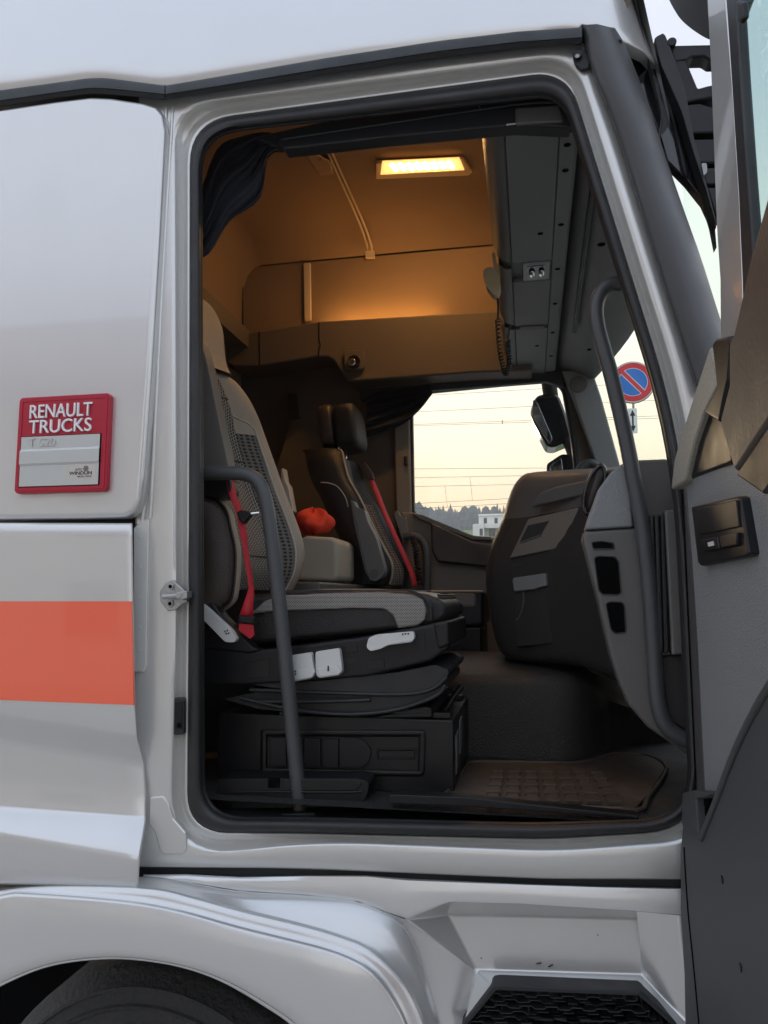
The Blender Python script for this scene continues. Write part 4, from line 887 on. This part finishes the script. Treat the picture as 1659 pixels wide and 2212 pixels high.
tube('vent_ring', [P(1284, 1058, 2.27) + Matrix.Rotation(R(18), 3, 'Y') @ Vector((math.cos(a) * .024, 0, math.sin(a) * .075)) for a in [2 * math.pi * k / 16 for k in range(17)]], .006, 'gloss_black', db, 8, 2)
# engine tunnel
pf = [(2.50, FZ - .01), (2.50, 1.62), (2.502, 1.69), (2.51, 1.72), (2.53, 1.742), (2.57, 1.752), (2.8, 1.765), (3.3, 1.765)]
rr = []
for x, dy, dz in ((-1.6, .04, 0), (-.5, .02, 0), (.05, 0, 0), (.12, .02, -.004), (.17, .07, -.02), (.21, .14, -.05), (.26, .24, -.10), (.5, .4, -.2)):
    rr.append([Vector((x, y + dy, max(FZ - .01, z + dz * (1 if z > FZ else 0)))) for y, z in pf])
grid('engine_tunnel', rr, 'tunnel', truck, sharp=70)
# kick panel with its three openings, and the trim above it
kp = slab('kick_panel', [(1261, 1150), (1266, 1146), (1368, 1140), (1412, 1140), (1420, 1420), (1430, 1520), (1450, 1570), (1520, 1600), (1520, 1650), (1493, 1637), (1440, 1600), (1399, 1571), (1357, 1520), (1336, 1470), (1318, 1413), (1290, 1290), (1258, 1166)], 1.99, .07, 'dash', truck, .012, 4, sharp=40)
for uv in ([(1278, 1172), (1300, 1169), (1326, 1174), (1327, 1186), (1282, 1186)], [(1284, 1206), (1292, 1201), (1328, 1203), (1336, 1214), (1342, 1280), (1336, 1285), (1302, 1284), (1294, 1276)], [(1309, 1305), (1316, 1300), (1344, 1301), (1349, 1310), (1352, 1366), (1330, 1369), (1320, 1360)]):
    lp_ = rloop([(*p, 4) for p in uv], 4)
    grid('opening_rim', [[P(u, v, 1.99 + d) for u, v in grow(lp_, -g)] for g, d in ((-2, .002), (-.5, -.004), (1, -.0035), (2, .004))], 'dash_lower', kp, closed=True)
    mk('panel_opening', [P(u, v, 1.9885) for u, v in lp_], [list(range(len(lp_)))], 'shadow_gap', kp)
slab('pillar_foot_trim', [(1264, 1144), (1272, 1118), (1296, 1052), (1318, 1022), (1345, 1000), (1356, 1000), (1368, 1138)], 1.985, .08, 'door_trim', truck, .012)
slab('pillar_base', [(1350, 994), (1446, 990), (1470, 1140), (1440, 1150), (1360, 1140)], 2.02, .06, 'dash', truck, .01)
for u0, w_, Y in ((1404, 9, 1.935), (1415, 9, 1.93), (1426, 10, 1.935)):
    slab('hinge_boot', [(u0, 1112), (u0 + w_, 1110), (u0 + w_ + 10, 1400), (u0 + w_ + 6, 1415), (u0 + 8, 1412)], Y, .04, 'rubber', truck, .006)
slab('hinge_cover', [(1436, 1102), (1472, 1100), (1490, 1412), (1452, 1416)], 1.93, .05, 'dash', truck, .006)
slab('lower_pillar', [(1424, 1415), (1500, 1410), (1520, 1600), (1440, 1560)], 1.96, .05, 'dash_lower', truck, .01)
# front pillar grab handle
tube('pillar_handle', [P(u, v, 1.945) for u, v in ((1368, 618), (1345, 613), (1318, 615), (1298, 632), (1288, 660), (1290, 700), (1304, 755), (1320, 810), (1349, 934), (1370, 1040), (1390, 1150), (1406, 1300), (1415, 1440), (1422, 1520), (1442, 1572), (1485, 1600), (1520, 1610))], .0195, 'rail_paint', truck, 16)
bbox('front_bulkhead', (.93, .99), (1.9, 4.1), (1.2, 2.42), 'dash_lower', truck)
# windscreen: bulging sheet from pillar to pillar
rr = []
for k in range(13):
    t = k / 12; y = 1.93 + 2.14 * t; b = 1 - abs(2 * t - 1) ** 7
    rr.append([Vector((x0_ + dx * b, y, z)) for z, x0_, dx in ((2.36, .46, .50), (2.7, .38, .42), (3.0, .30, .34), (3.22, .24, .27))])
grid('windscreen', rr, 'windscreen_glass', truck, sub=1)

# black corner shield and mirror carrier ahead of the near pillar
cs = slab('corner_shield', [(1343, 84), (1369, 97), (1395, 122), (1426, 156), (1450, 195), (1474, 240), (1497, 320), (1524, 400), (1544, 470), (1549, 535), (1538, 480), (1532, 461), (1519, 433), (1483, 388), (1441, 346), (1428, 300)], 2.00, .04, 'gloss_black', truck, .006)
slab('shield_bracket', [(1427, 156), (1438, 158), (1442, 190), (1456, 245), (1478, 330), (1488, 385), (1476, 372), (1455, 270), (1431, 200)], 1.985, .02, 'black_trim', cs, .005)
mc = slab('mirror_carrier', [(1414, 82), (1420, 77), (1432, 71), (1437, 75), (1446, 95), (1478, 180), (1500, 300), (1530, 410), (1546, 470), (1548, 492), (1524, 408), (1498, 330), (1472, 240), (1428, 140)], 1.94, .05, 'black_trim', truck, .006)
for uv in ([(1446, 97), (1580, 94), (1580, 126), (1534, 130), (1521, 121), (1494, 122), (1484, 130), (1456, 132)], [(1457, 130), (1482, 128), (1508, 190), (1530, 184), (1580, 176), (1580, 206), (1535, 211), (1502, 217), (1474, 224)],
           [(1476, 226), (1512, 222), (1580, 245), (1580, 285), (1494, 288)], [(1494, 300), (1580, 298), (1580, 352), (1506, 352)], [(1512, 362), (1580, 360), (1580, 400), (1524, 398)], [(1526, 404), (1580, 404), (1580, 470), (1546, 468)]):
    slab('carrier_arm', uv, 1.95, .05, 'plastic_black', mc, .006)
slab('carrier_back', [(1478, 228), (1580, 240), (1580, 475), (1548, 475), (1498, 320)], 1.99, .01, 'plastic_black', mc, 0)
slab('carrier_clip', rloop([(1515, 352, 3), (1527, 352, 4), (1528, 372, 4), (1520, 380, 4)], 4), 1.935, .02, 'galvanised', mc, .003)
disc('carrier_bolt', P(1450, 96, 1.95), (0, -1, 0), .012, .012, 'plastic_black', mc)
slab('near_mirror', rloop([(1425, -60, 10), (1442, 0, 30), (1468, 44, 40), (1495, 67, 40), (1530, 89, 30), (1600, 100, 30), (1600, -60, 10)], 6), 2.02, -.14, 'pillar_trim', truck, .02, 4, sharp=40)

# ---------------- the open door
H0 = Vector((.352, 1.80, 0)); PH = R(2.0); dn = Vector((-math.cos(PH), -math.sin(PH), 0)); dd = Vector((math.sin(PH), -math.cos(PH), 0))
def D(u, v, off=0.): return PP(u, v, H0 + dn * off, dn)
def dslab(name, uv, off, th, m, parent, bevel=.005, seg=3, **k):
    return prism(name, [D(u, v, off) for u, v in uv], -dn * th, m, parent, bevel, seg, **k)
door = dslab('door', [(1480, 1046), (1500, 1020), (1552, 1002), (1640, 985), (1760, 950), (1800, 1200), (1800, 2330), (1500, 2330), (1520, 1700), (1505, 1400), (1492, 1200)], .012, .075, 'door_trim', truck, .012, 4, sharp=40)
tag(door, 'open passenger door seen from its inner side')
dslab('edge_strip', [(1454, 1054), (1464, 1046), (1477, 1048), (1490, 1160), (1502, 1293), (1510, 1464), (1521, 1703), (1524, 1960), (1500, 1960), (1496, 1716), (1481, 1336), (1466, 1180)], .0, .06, 'edge_rubber', door, .008)
sw = dslab('window_switch', [(1493, 1095), (1592, 1072), (1598, 1076), (1618, 1196), (1612, 1202), (1512, 1222), (1507, 1216)], .028, .03, 'plastic_black', door, .004)
dslab('switch_slope', [(1502, 1100), (1590, 1080), (1596, 1138), (1512, 1156)], .031, .005, 'plastic_black', sw, .002)
dslab('switch_key', [(1514, 1166), (1548, 1159), (1552, 1186), (1519, 1192)], .034, .01, 'plastic_black', sw, .003)
dslab('switch_key', [(1553, 1158), (1592, 1150), (1590, 1178), (1557, 1185)], .034, .01, 'plastic_black', sw, .003)
dslab('switch_symbol', [(1528, 1172), (1540, 1169), (1542, 1178), (1530, 1181)], .0352, .001, 'lever', sw, 0)
lowr = dslab('door_pocket', [(1510, 1806), (1540, 1730), (1585, 1610), (1640, 1500), (1760, 1330), (1800, 1330), (1800, 2340), (1480, 2340), (1476, 2100), (1468, 1960), (1468, 1830), (1474, 1770), (1490, 1790)], .05, .10, 'door_dark', door, .012, 4, sharp=40)
dslab('pocket_lug', [(1472, 1775), (1474, 1712), (1500, 1706), (1534, 1716), (1526, 1722), (1502, 1724), (1508, 1800), (1490, 1850)], .046, .05, 'door_dark', door, .006)
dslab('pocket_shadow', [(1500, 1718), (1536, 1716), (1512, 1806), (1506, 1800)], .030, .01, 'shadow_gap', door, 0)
tube('pocket_bead', [D(u, v, .052) for u, v in ((1514, 1812), (1544, 1738), (1590, 1618), (1646, 1508), (1720, 1396))], .006, 'door_dark', door, 8, 4)
tube('pocket_seam', [D(u, v, .0505) for u, v in ((1478, 1830), (1486, 1960), (1500, 2100), (1520, 2320))], .002, 'shadow_gap', door, 6, 4)
for u_, v_ in ((1560, 1900), (1600, 2090)): disc('door_screw', D(u_, v_, .0505), dn, .007, .002, 'plastic_black', door, 14, .001)
sc_ = dslab('sail_trim', [(1449, 1058), (1456, 992), (1468, 950), (1502, 842), (1533, 748), (1544, 790), (1548, 834), (1520, 890), (1498, 956), (1478, 1040)], .030, .03, 'speckle', door, .006)
dslab('sail_back', [(1478, 1042), (1498, 956), (1520, 890), (1548, 834), (1580, 840), (1580, 1000), (1500, 1030)], .018, .03, 'plastic_black', door, .006)
dslab('sail_cap', [(1536, 742), (1544, 732), (1570, 726), (1578, 740), (1572, 820), (1562, 862), (1552, 914), (1518, 892), (1546, 836), (1542, 790)], .034, .04, 'plastic_black', door, .008)
gh2 = dslab('door_handle_bar', [(1720, 180), (1659, 412), (1622, 545), (1584, 716), (1573, 740), (1573, 830), (1553, 910), (1560, 940), (1585, 1022), (1592, 1014), (1659, 912), (1780, 730), (1780, 200)], .080, .05, 'handle_grip', door, .010, 4, sharp=40)
dslab('handle_underside', [(1585, 1025), (1594, 1015), (1661, 914), (1780, 735), (1780, 960), (1700, 1000), (1647, 1069)], .076, .045, 'brown_trim', door, .006)  # shade on the bar's lower face put into a darker material
tube('edge_bead', [D(u, v, .002) for u, v in ((1456, 1054), (1466, 1180), (1480, 1336), (1490, 1520), (1496, 1716))], .0035, 'trim_strip', door, 6, 4)
# window frame: silver outer post, gasket, pane
dslab('window_post', [(1524, -60), (1562, -60), (1581, 175), (1596, 420), (1603, 605), (1606, 760), (1556, 760), (1555, 605), (1548, 500), (1535, 150)], .0, .014, 'silver_inner', door, .004)
dslab('window_gasket', [(1563, -60), (1586, -60), (1600, 175), (1614, 380), (1624, 510), (1634, 760), (1606, 760), (1602, 605), (1594, 420), (1579, 175)], .006, .018, 'rubber', door, .006)
dslab('gasket_clip', [(1588, 0), (1604, 4), (1606, 40), (1598, 52), (1592, 46)], .012, .01, 'plastic_black', door, .004)
dslab('door_glass', [(1580, -80), (1900, -80), (1900, 900), (1630, 900), (1618, 510), (1594, 175)], -.012, .0005, 'door_glass', door, 0)
dslab('door_skin', [(1500, 1000), (1900, 900), (1900, 2340), (1500, 2340)], -.085, .01, 'silver', door, 0)

# =============================================================== THINGS IN THE CAB
def drape(name, left, right, Y, folds, amp, m, n=60, rows_=16):
    L2, R2 = curve2(left, rows_), curve2(right, rows_); rr = []
    for i in range(rows_):
        row = []
        for j in range(n):
            t = j / (n - 1); s = i / (rows_ - 1)
            u = L2[i][0] + (R2[i][0] - L2[i][0]) * t; v = L2[i][1] + (R2[i][1] - L2[i][1]) * t
            row.append(P(u, v, Y + amp * math.sin(t * folds * 6.28 + 1.2 * math.sin(s * 3) + s * 2) + .4 * amp * math.sin(t * folds * 14 + s * 9)))
        rr.append(row)
    return grid(name, rr, m, None, solid=.003, sharp=80)
tag(drape('curtain', [(432, 420), (470, 322), (520, 296), (575, 286), (612, 300)], [(432, 560), (456, 542), (495, 478), (560, 428), (578, 340), (612, 326)][:6], 1.935, 3.0, .012, 'curtain'), 'navy curtain bunched in the top rear corner of the open doorway', 'curtain', 'cab curtains')
tag(drape('curtain', [(930, 832), (880, 838), (820, 846), (790, 860)], [(934, 850), (902, 890), (862, 920), (792, 945)], 3.97, 4.0, .018, 'curtain'), 'dark curtain gathered at the top corner of the far window', 'curtain', 'cab curtains')
# padded block and the red cloth on it
pb = tag(extr_xz('bunk_block', xz([(640, 1166), (660, 1157), (716, 1160), (728, 1168), (729, 1252), (716, 1257), (640, 1254)], 3.0), 3.0, 3.32, 'beige_pad', None, .02, 5, sharp=40), 'beige padded block standing between the two seats', 'box')
bbox('bunk_base', (X0 + .02, P(744, 1262, 2.98).x), (2.62, 4.0), (FZ + .02, 2.055), 'dash', truck, .01)
rr = []
random.seed(3)
cb = P(676, 1134, 3.12)
for i in range(15):
    th = -math.pi / 2 + math.pi * i / 14; row = []
    for j in range(28):
        ph = 2 * math.pi * j / 28; k = 1 + .16 * math.sin(3 * ph + 2 * th) + .10 * math.sin(7 * ph - 3 * th) + random.uniform(-.05, .05)
        row.append(cb + Vector((math.cos(th) * math.cos(ph) * .085 * k, math.cos(th) * math.sin(ph) * .09 * k, math.sin(th) * .062 * k * (1.05 if i > 7 else .6))))
    rr.append(row)
tag(grid('red_cloth', rr, 'red_cloth', None, closed=True, sub=1), 'crumpled bright red cloth on the beige block between the seats', 'cloth')
tag(slab('bottle', [(606, 1012), (612, 1010), (617, 1040), (624, 1050), (634, 1106), (616, 1106), (606, 1060)], 3.3, .06, 'lever', None, .008), 'white bottle half hidden behind the near seat backrest', 'bottle')
# radio handset with coiled lead
hsx = tag(empty('radio_handset', P(1062, 610, 2.74)), 'beige radio handset with coiled lead hanging from the overhead lockers', 'handset')
hb_ = slab('handset_body', rloop([(1042, 584, 6), (1052, 576, 8), (1068, 578, 8), (1079, 596, 10), (1082, 622, 8), (1074, 640, 6), (1064, 636, 10), (1050, 618, 12)], 5), 2.70, .05, 'mic', hsx, .010, 4)
slab('handset_holder', [(1062, 545), (1068, 544), (1080, 592), (1078, 612), (1070, 600)], 2.72, .03, 'mic', hsx, .003)
tube('handset_lead', [P(u, v, 2.73) for u, v in ((1073, 638), (1076, 660), (1075, 690))], .004, 'plastic_black', hsx, 6)
coil('coiled_lead', [P(u, v, 2.73) for u, v in ((1075, 690), (1078, 735), (1084, 780), (1093, 808), (1100, 785), (1098, 755), (1097, 735))], .0085, 34, .0032, 'plastic_black', hsx)
tube('handset_lead', [P(u, v, 2.73) for u, v in ((1097, 735), (1100, 715), (1102, 700))], .004, 'plastic_black', hsx, 6)
# floor mat with raised blocks
mz = FZ + .004
fm = tag(empty('floor_mat', PZ(1180, 1700, FZ)), 'brown rubber floor mat with raised blocks in front of the passenger seat', 'floor mat')
mo = [(940, 1722), (962, 1716), (985, 1690), (1010, 1654), (1030, 1646), (1240, 1648), (1290, 1640), (1330, 1628), (1400, 1632), (1440, 1660), (1400, 1720), (1370, 1752), (1180, 1738), (1040, 1730)]
prism('mat_sheet', [PZ(u, v, mz) for u, v in mo], (0, 0, .006), 'mat_rubber', fm, .003)
tube('mat_border', [PZ(u, v, mz + .006) for u, v in mo + mo[:1]], .006, 'mat_rubber', fm, 8, 3)
c00, c10, c11, c01 = [PZ(u, v, mz + .006) for u, v in ((1042, 1738), (1352, 1742), (1300, 1664), (1062, 1662))]
def bil(s, t): return (c00 * (1 - s) + c10 * s) * (1 - t) + (c01 * (1 - s) + c11 * s) * t
for i in range(7):
    for j in range(5):
        s0, s1, t0, t1 = (i + .1) / 7, (i + .86) / 7, (j + .1) / 5, (j + .84) / 5; k = .12 / 7
        prism('mat_block', [bil(s0, t0), bil(s1, t0), bil(s1 - k, t1), bil(s0 + k, t1)], (0, 0, .011), 'mat_rubber', fm, .002, 2)
slab('threshold_strip', [(840, 1716), (1000, 1722), (1380, 1762), (1380, 1770), (1000, 1742), (840, 1736)], 1.86, .04, 'plastic_black', truck, .003)

# =============================================================== OUTSIDE, BEYOND
# road sign hung on an arm
sp0 = P(1367, 825, 7.5)
sg = tag(empty('road_sign', (sp0.x + 1.2, 7.62, 0)), 'round no-parking sign, red ring and bar on blue, arrow plate below', 'sign')
rd = .205
disc('sign_disc', sp0 + Vector((0, .012, 0)), (0, -1, 0), rd, .004, 'sign_white', sg, 48, 0)
disc('sign_back', sp0 + Vector((0, .016, 0)), (0, 1, 0), rd + .008, .014, 'sign_back', sg, 48, .003)
def ringm(name, r0, r1, y, m):
    grid(name, [[sp0 + Vector((math.cos(a) * r, y, math.sin(a) * r)) for a in [2 * math.pi * k / 56 for k in range(56)]] for r in (r0, r1)], m, sg, closed=True)
disc('sign_field', sp0 + Vector((0, .0075, 0)), (0, -1, 0), .148, .001, 'sign_white', sg, 48, 0)
ringm('sign_ring', .142, .196, .0045, 'sign_red')
disc('sign_blue', sp0 + Vector((0, .0060, 0)), (0, -1, 0), .136, .001, 'sign_blue', sg, 48, 0)
def bar(name, w_, y, m, l=.15):
    d = Vector((math.cos(R(-48)), 0, math.sin(R(-48)))); n_ = Vector((-d.z, 0, d.x))
    mk(name, [sp0 + Vector((0, y, 0)) + d * a * l + n_ * b * w_ for a, b in ((-1, -1), (1, -1), (1, 1), (-1, 1))], [[0, 1, 2, 3]], m, sg)
bar('sign_bar_edge', .026, .0040, 'sign_white', .138); bar('sign_bar', .020, .0032, 'sign_red')
ac = P(1367, 909, 7.5)
prism('arrow_plate', rrect(ac.x - .042, ac.x + .042, ac.z - .125, ac.z + .125, .008, 7.5), (0, .006, 0), 'sign_white', sg, 0)
for s in (1, -1): mk('arrow_head', [ac + Vector((-.026, -.002, s * .05)), ac + Vector((.026, -.002, s * .05)), ac + Vector((0, -.002, s * .11))], [[0, 1, 2]], 'ink', sg)
mk('arrow_shaft', [ac + Vector((x, -.0018, z)) for x, z in ((-.008, -.06), (.008, -.06), (.008, .06), (-.008, .06))], [[0, 1, 2, 3]], 'ink', sg)
tube('sign_arm', [sp0 + Vector((-.05, .06, .02)), sp0 + Vector((1.2, .12, .02))], .022, 'galvanised', sg, 10, 1)
tube('plate_strap', [sp0 + Vector((0, .03, -.18)), sp0 + Vector((0, .03, -.36))], .012, 'galvanised', sg, 8, 1)
tube('sign_post', [Vector((sp0.x + 1.2, 7.62, 0)), Vector((sp0.x + 1.2, 7.62, sp0.z + 1.0))], .04, 'galvanised', sg, 12, 1)

# railway wires beyond the far window
WI = [((960, 852), (1164, 840)), ((894, 890), (1144, 878)), ((888, 917), (1146, 908)), ((888, 920), (1146, 912)), ((891, 1013), (1178, 1011)), ((891, 1032), (1112, 1028)), ((893, 1051), (1098, 1047)), ((894, 1088), (1082, 1078)), ((901, 1099), (1077, 1089))]
WN = ['uppermost overhead wire seen through the far window', 'second overhead wire from the top in the far window', 'upper of the close pair of overhead wires', 'lower of the close pair of overhead wires', 'single overhead wire midway up the far window sky', 'overhead wire just below the middle of the window', 'overhead wire carrying the left dropper', 'contact wire at the foot of the right dropper', 'lowest contact wire just above the wood']
for i, ((a, b), lb) in enumerate(zip(WI, WN)):
    Y = 24 + 1.2 * i; p, q_ = P(*a, Y), P(*b, Y); d = q_ - p; p2, q2 = p - d * 6, q_ + d * 8; mids = [p2.lerp(q2, t) - Vector((0, 0, 0)) for t in (0, .25, .5, .75, 1)]
    tag(tube('overhead_wire', mids, (.0060 + .0003 * i), 'wire', None, 6, 1), lb, 'wire', 'railway wires')
for (a, b, lb, Y) in (((963, 1032), (969, 1081), 'left', 31), ((961, 1051), (967, 1094), 'right', 33)): pass
tag(tube('wire_dropper', [P(1015, 1030, 30), P(1020.5, 1081, 32.4)], .007, 'wire', None, 6, 1), 'right vertical dropper between the overhead wires', 'wire dropper', 'wire droppers')
tag(tube('wire_dropper', [P(961, 1050, 31.2), P(966.5, 1095, 33.6)], .007, 'wire', None, 6, 1), 'left vertical dropper between the overhead wires', 'wire dropper', 'wire droppers')
tag(tube('wire_spacer', [P(1085, 908, 26.4), P(1085, 916, 27.6)], .014, 'wire', None, 6, 1), 'short spacer clamping the close pair of overhead wires', 'wire spacer')

# white house on the slope
YH = 68
hs_ = tag(empty('white_house', (P(1060, 1165, YH).x, YH, terr(0, YH) - 1)), 'white flat-roofed house below the wood', 'house')
def hbox(name, u0, u1, v0, v1, Y, dp_, m, par, b=.02):
    a, c = P(u0, v0, Y), P(u1, v1, Y); return bbox(name, (a.x, c.x), (Y, Y + dp_), (c.z, a.z), m, par, b)
hbox('wall', 1034, 1130, 1112, 1200, YH, 9, 'render_wall', hs_); hbox('wall', 1021, 1046, 1132, 1200, YH - 1.5, 8, 'render_wall', hs_)
hbox('roof', 1033, 1131, 1110.6, 1112.4, YH - .15, 9.4, 'facade', hs_)
for r_ in ((1045, 1052, 1119, 1131), (1068, 1075, 1119, 1131)): w1 = hbox('window', *r_, YH - .04, .1, 'window_dark', hs_, 0)
hbox('window', 1036, 1043, 1142, 1157, YH - 1.54, .1, 'window_dark', hs_, 0); hbox('terrace_door', 1056, 1070, 1142, 1160, YH - .04, .1, 'window_dark', hs_, 0)
hbox('balcony', 1046, 1100, 1131, 1140, YH - 1.0, 1.0, 'render_wall', hs_)

# the wood on the hill: one mass of conifers and round crowns
random.seed(11); V, F = [], []
for _ in range(5200):
    x = random.uniform(-330, 260); y = random.uniform(285, 470) if random.random() < .8 else random.uniform(440, 480)
    z = terr(x, y) - .5; h = random.uniform(8, 12.5) * (1.22 if random.random() < .12 else 1); r = h * random.uniform(.14, .22)
    con = random.random() < .7
    tiers = ((.05, 1.0), (.40, .62), (.40, .80), (.68, .36), (.68, .50), (1.0, .0)) if con else ((.05, .35), (.25, 1.1), (.5, 1.35), (.75, 1.1), (.93, .6), (1.0, .0))
    n = 6; b = len(V)
    for t, s in tiers:
        for k in range(n):
            a = 2 * math.pi * k / n + t * 2; rr_ = r * s * random.uniform(.75, 1.2)
            V.append((x + math.cos(a) * rr_, y + math.sin(a) * rr_, z + h * t + random.uniform(-.02, .02) * h))
    for i in range(len(tiers) - 1):
        for k in range(n): F.append([b + i * n + k, b + i * n + (k + 1) % n, b + (i + 1) * n + (k + 1) % n, b + (i + 1) * n + k])
me = bpy.data.meshes.new('wood'); me.from_pydata(V, [], F); me.materials.append(M['forest'])
wo = bpy.data.objects.new('wood', me); col.objects.link(wo); tag(wo, 'dense dark wood of conifers along the hill beyond the window', 'wood', kind='stuff')

# houses across the yard behind the photographer, which the paint mirrors
def back_house(x0, x1, y, h, m, label, rows_):
    e = tag(empty('facing_house', ((x0 + x1) / 2, y, 0)), label, 'house')
    bbox('wall', (x0, x1), (y - 8, y), (0, h), m, e, .03)
    prism('roof', [Vector((x0 - .6, y + .9, h + .02)), Vector((x0 - .6, y - 8.8, h + .02)), Vector((x0 - .6, y - 4, h + 3.2))], (x1 - x0 + 1.2, 0, 0), 'roof_tile', e, .02)
    n = int((x1 - x0) / 2.6)
    for r_ in range(rows_):
        for k in range(n):
            cx = x0 + (k + .5) * (x1 - x0) / n; z = 1.0 + r_ * 2.8
            wn = bbox('window', (cx - .55, cx + .55), (y - .02, y + .03), (z, z + 1.4), 'window_dark', e, .01)
            bbox('window_frame', (cx - .62, cx + .62), (y, y + .06), (z - .1, z - .02), 'white_paint', wn, .005)
    return e
back_house(-16, -3.5, -9.5, 6.0, 'facade', 'pale rendered house across the yard behind the photographer', 2)
back_house(2.5, 12, -13, 5.4, 'wood', 'timber clad house across the yard behind the photographer', 2)

# evening air: one closed box round everything
hz = bbox('haze', (-600, 600), (-190, 640), (-1.2, 90), 'ground', None, 0); tag(hz, kind='stuff')
hm = bpy.data.materials.new('haze'); hm.use_nodes = True; t = hm.node_tree
for n in list(t.nodes): t.nodes.remove(n)
o = t.nodes.new('ShaderNodeOutputMaterial'); pv = t.nodes.new('ShaderNodeVolumePrincipled'); pv.inputs['Density'].default_value = .0016
pv.inputs['Color'].default_value = (.86, .90, .96, 1); pv.inputs['Anisotropy'].default_value = .2
t.links.new(pv.outputs[0], o.inputs['Volume']); hz.data.materials.clear(); hz.data.materials.append(hm)
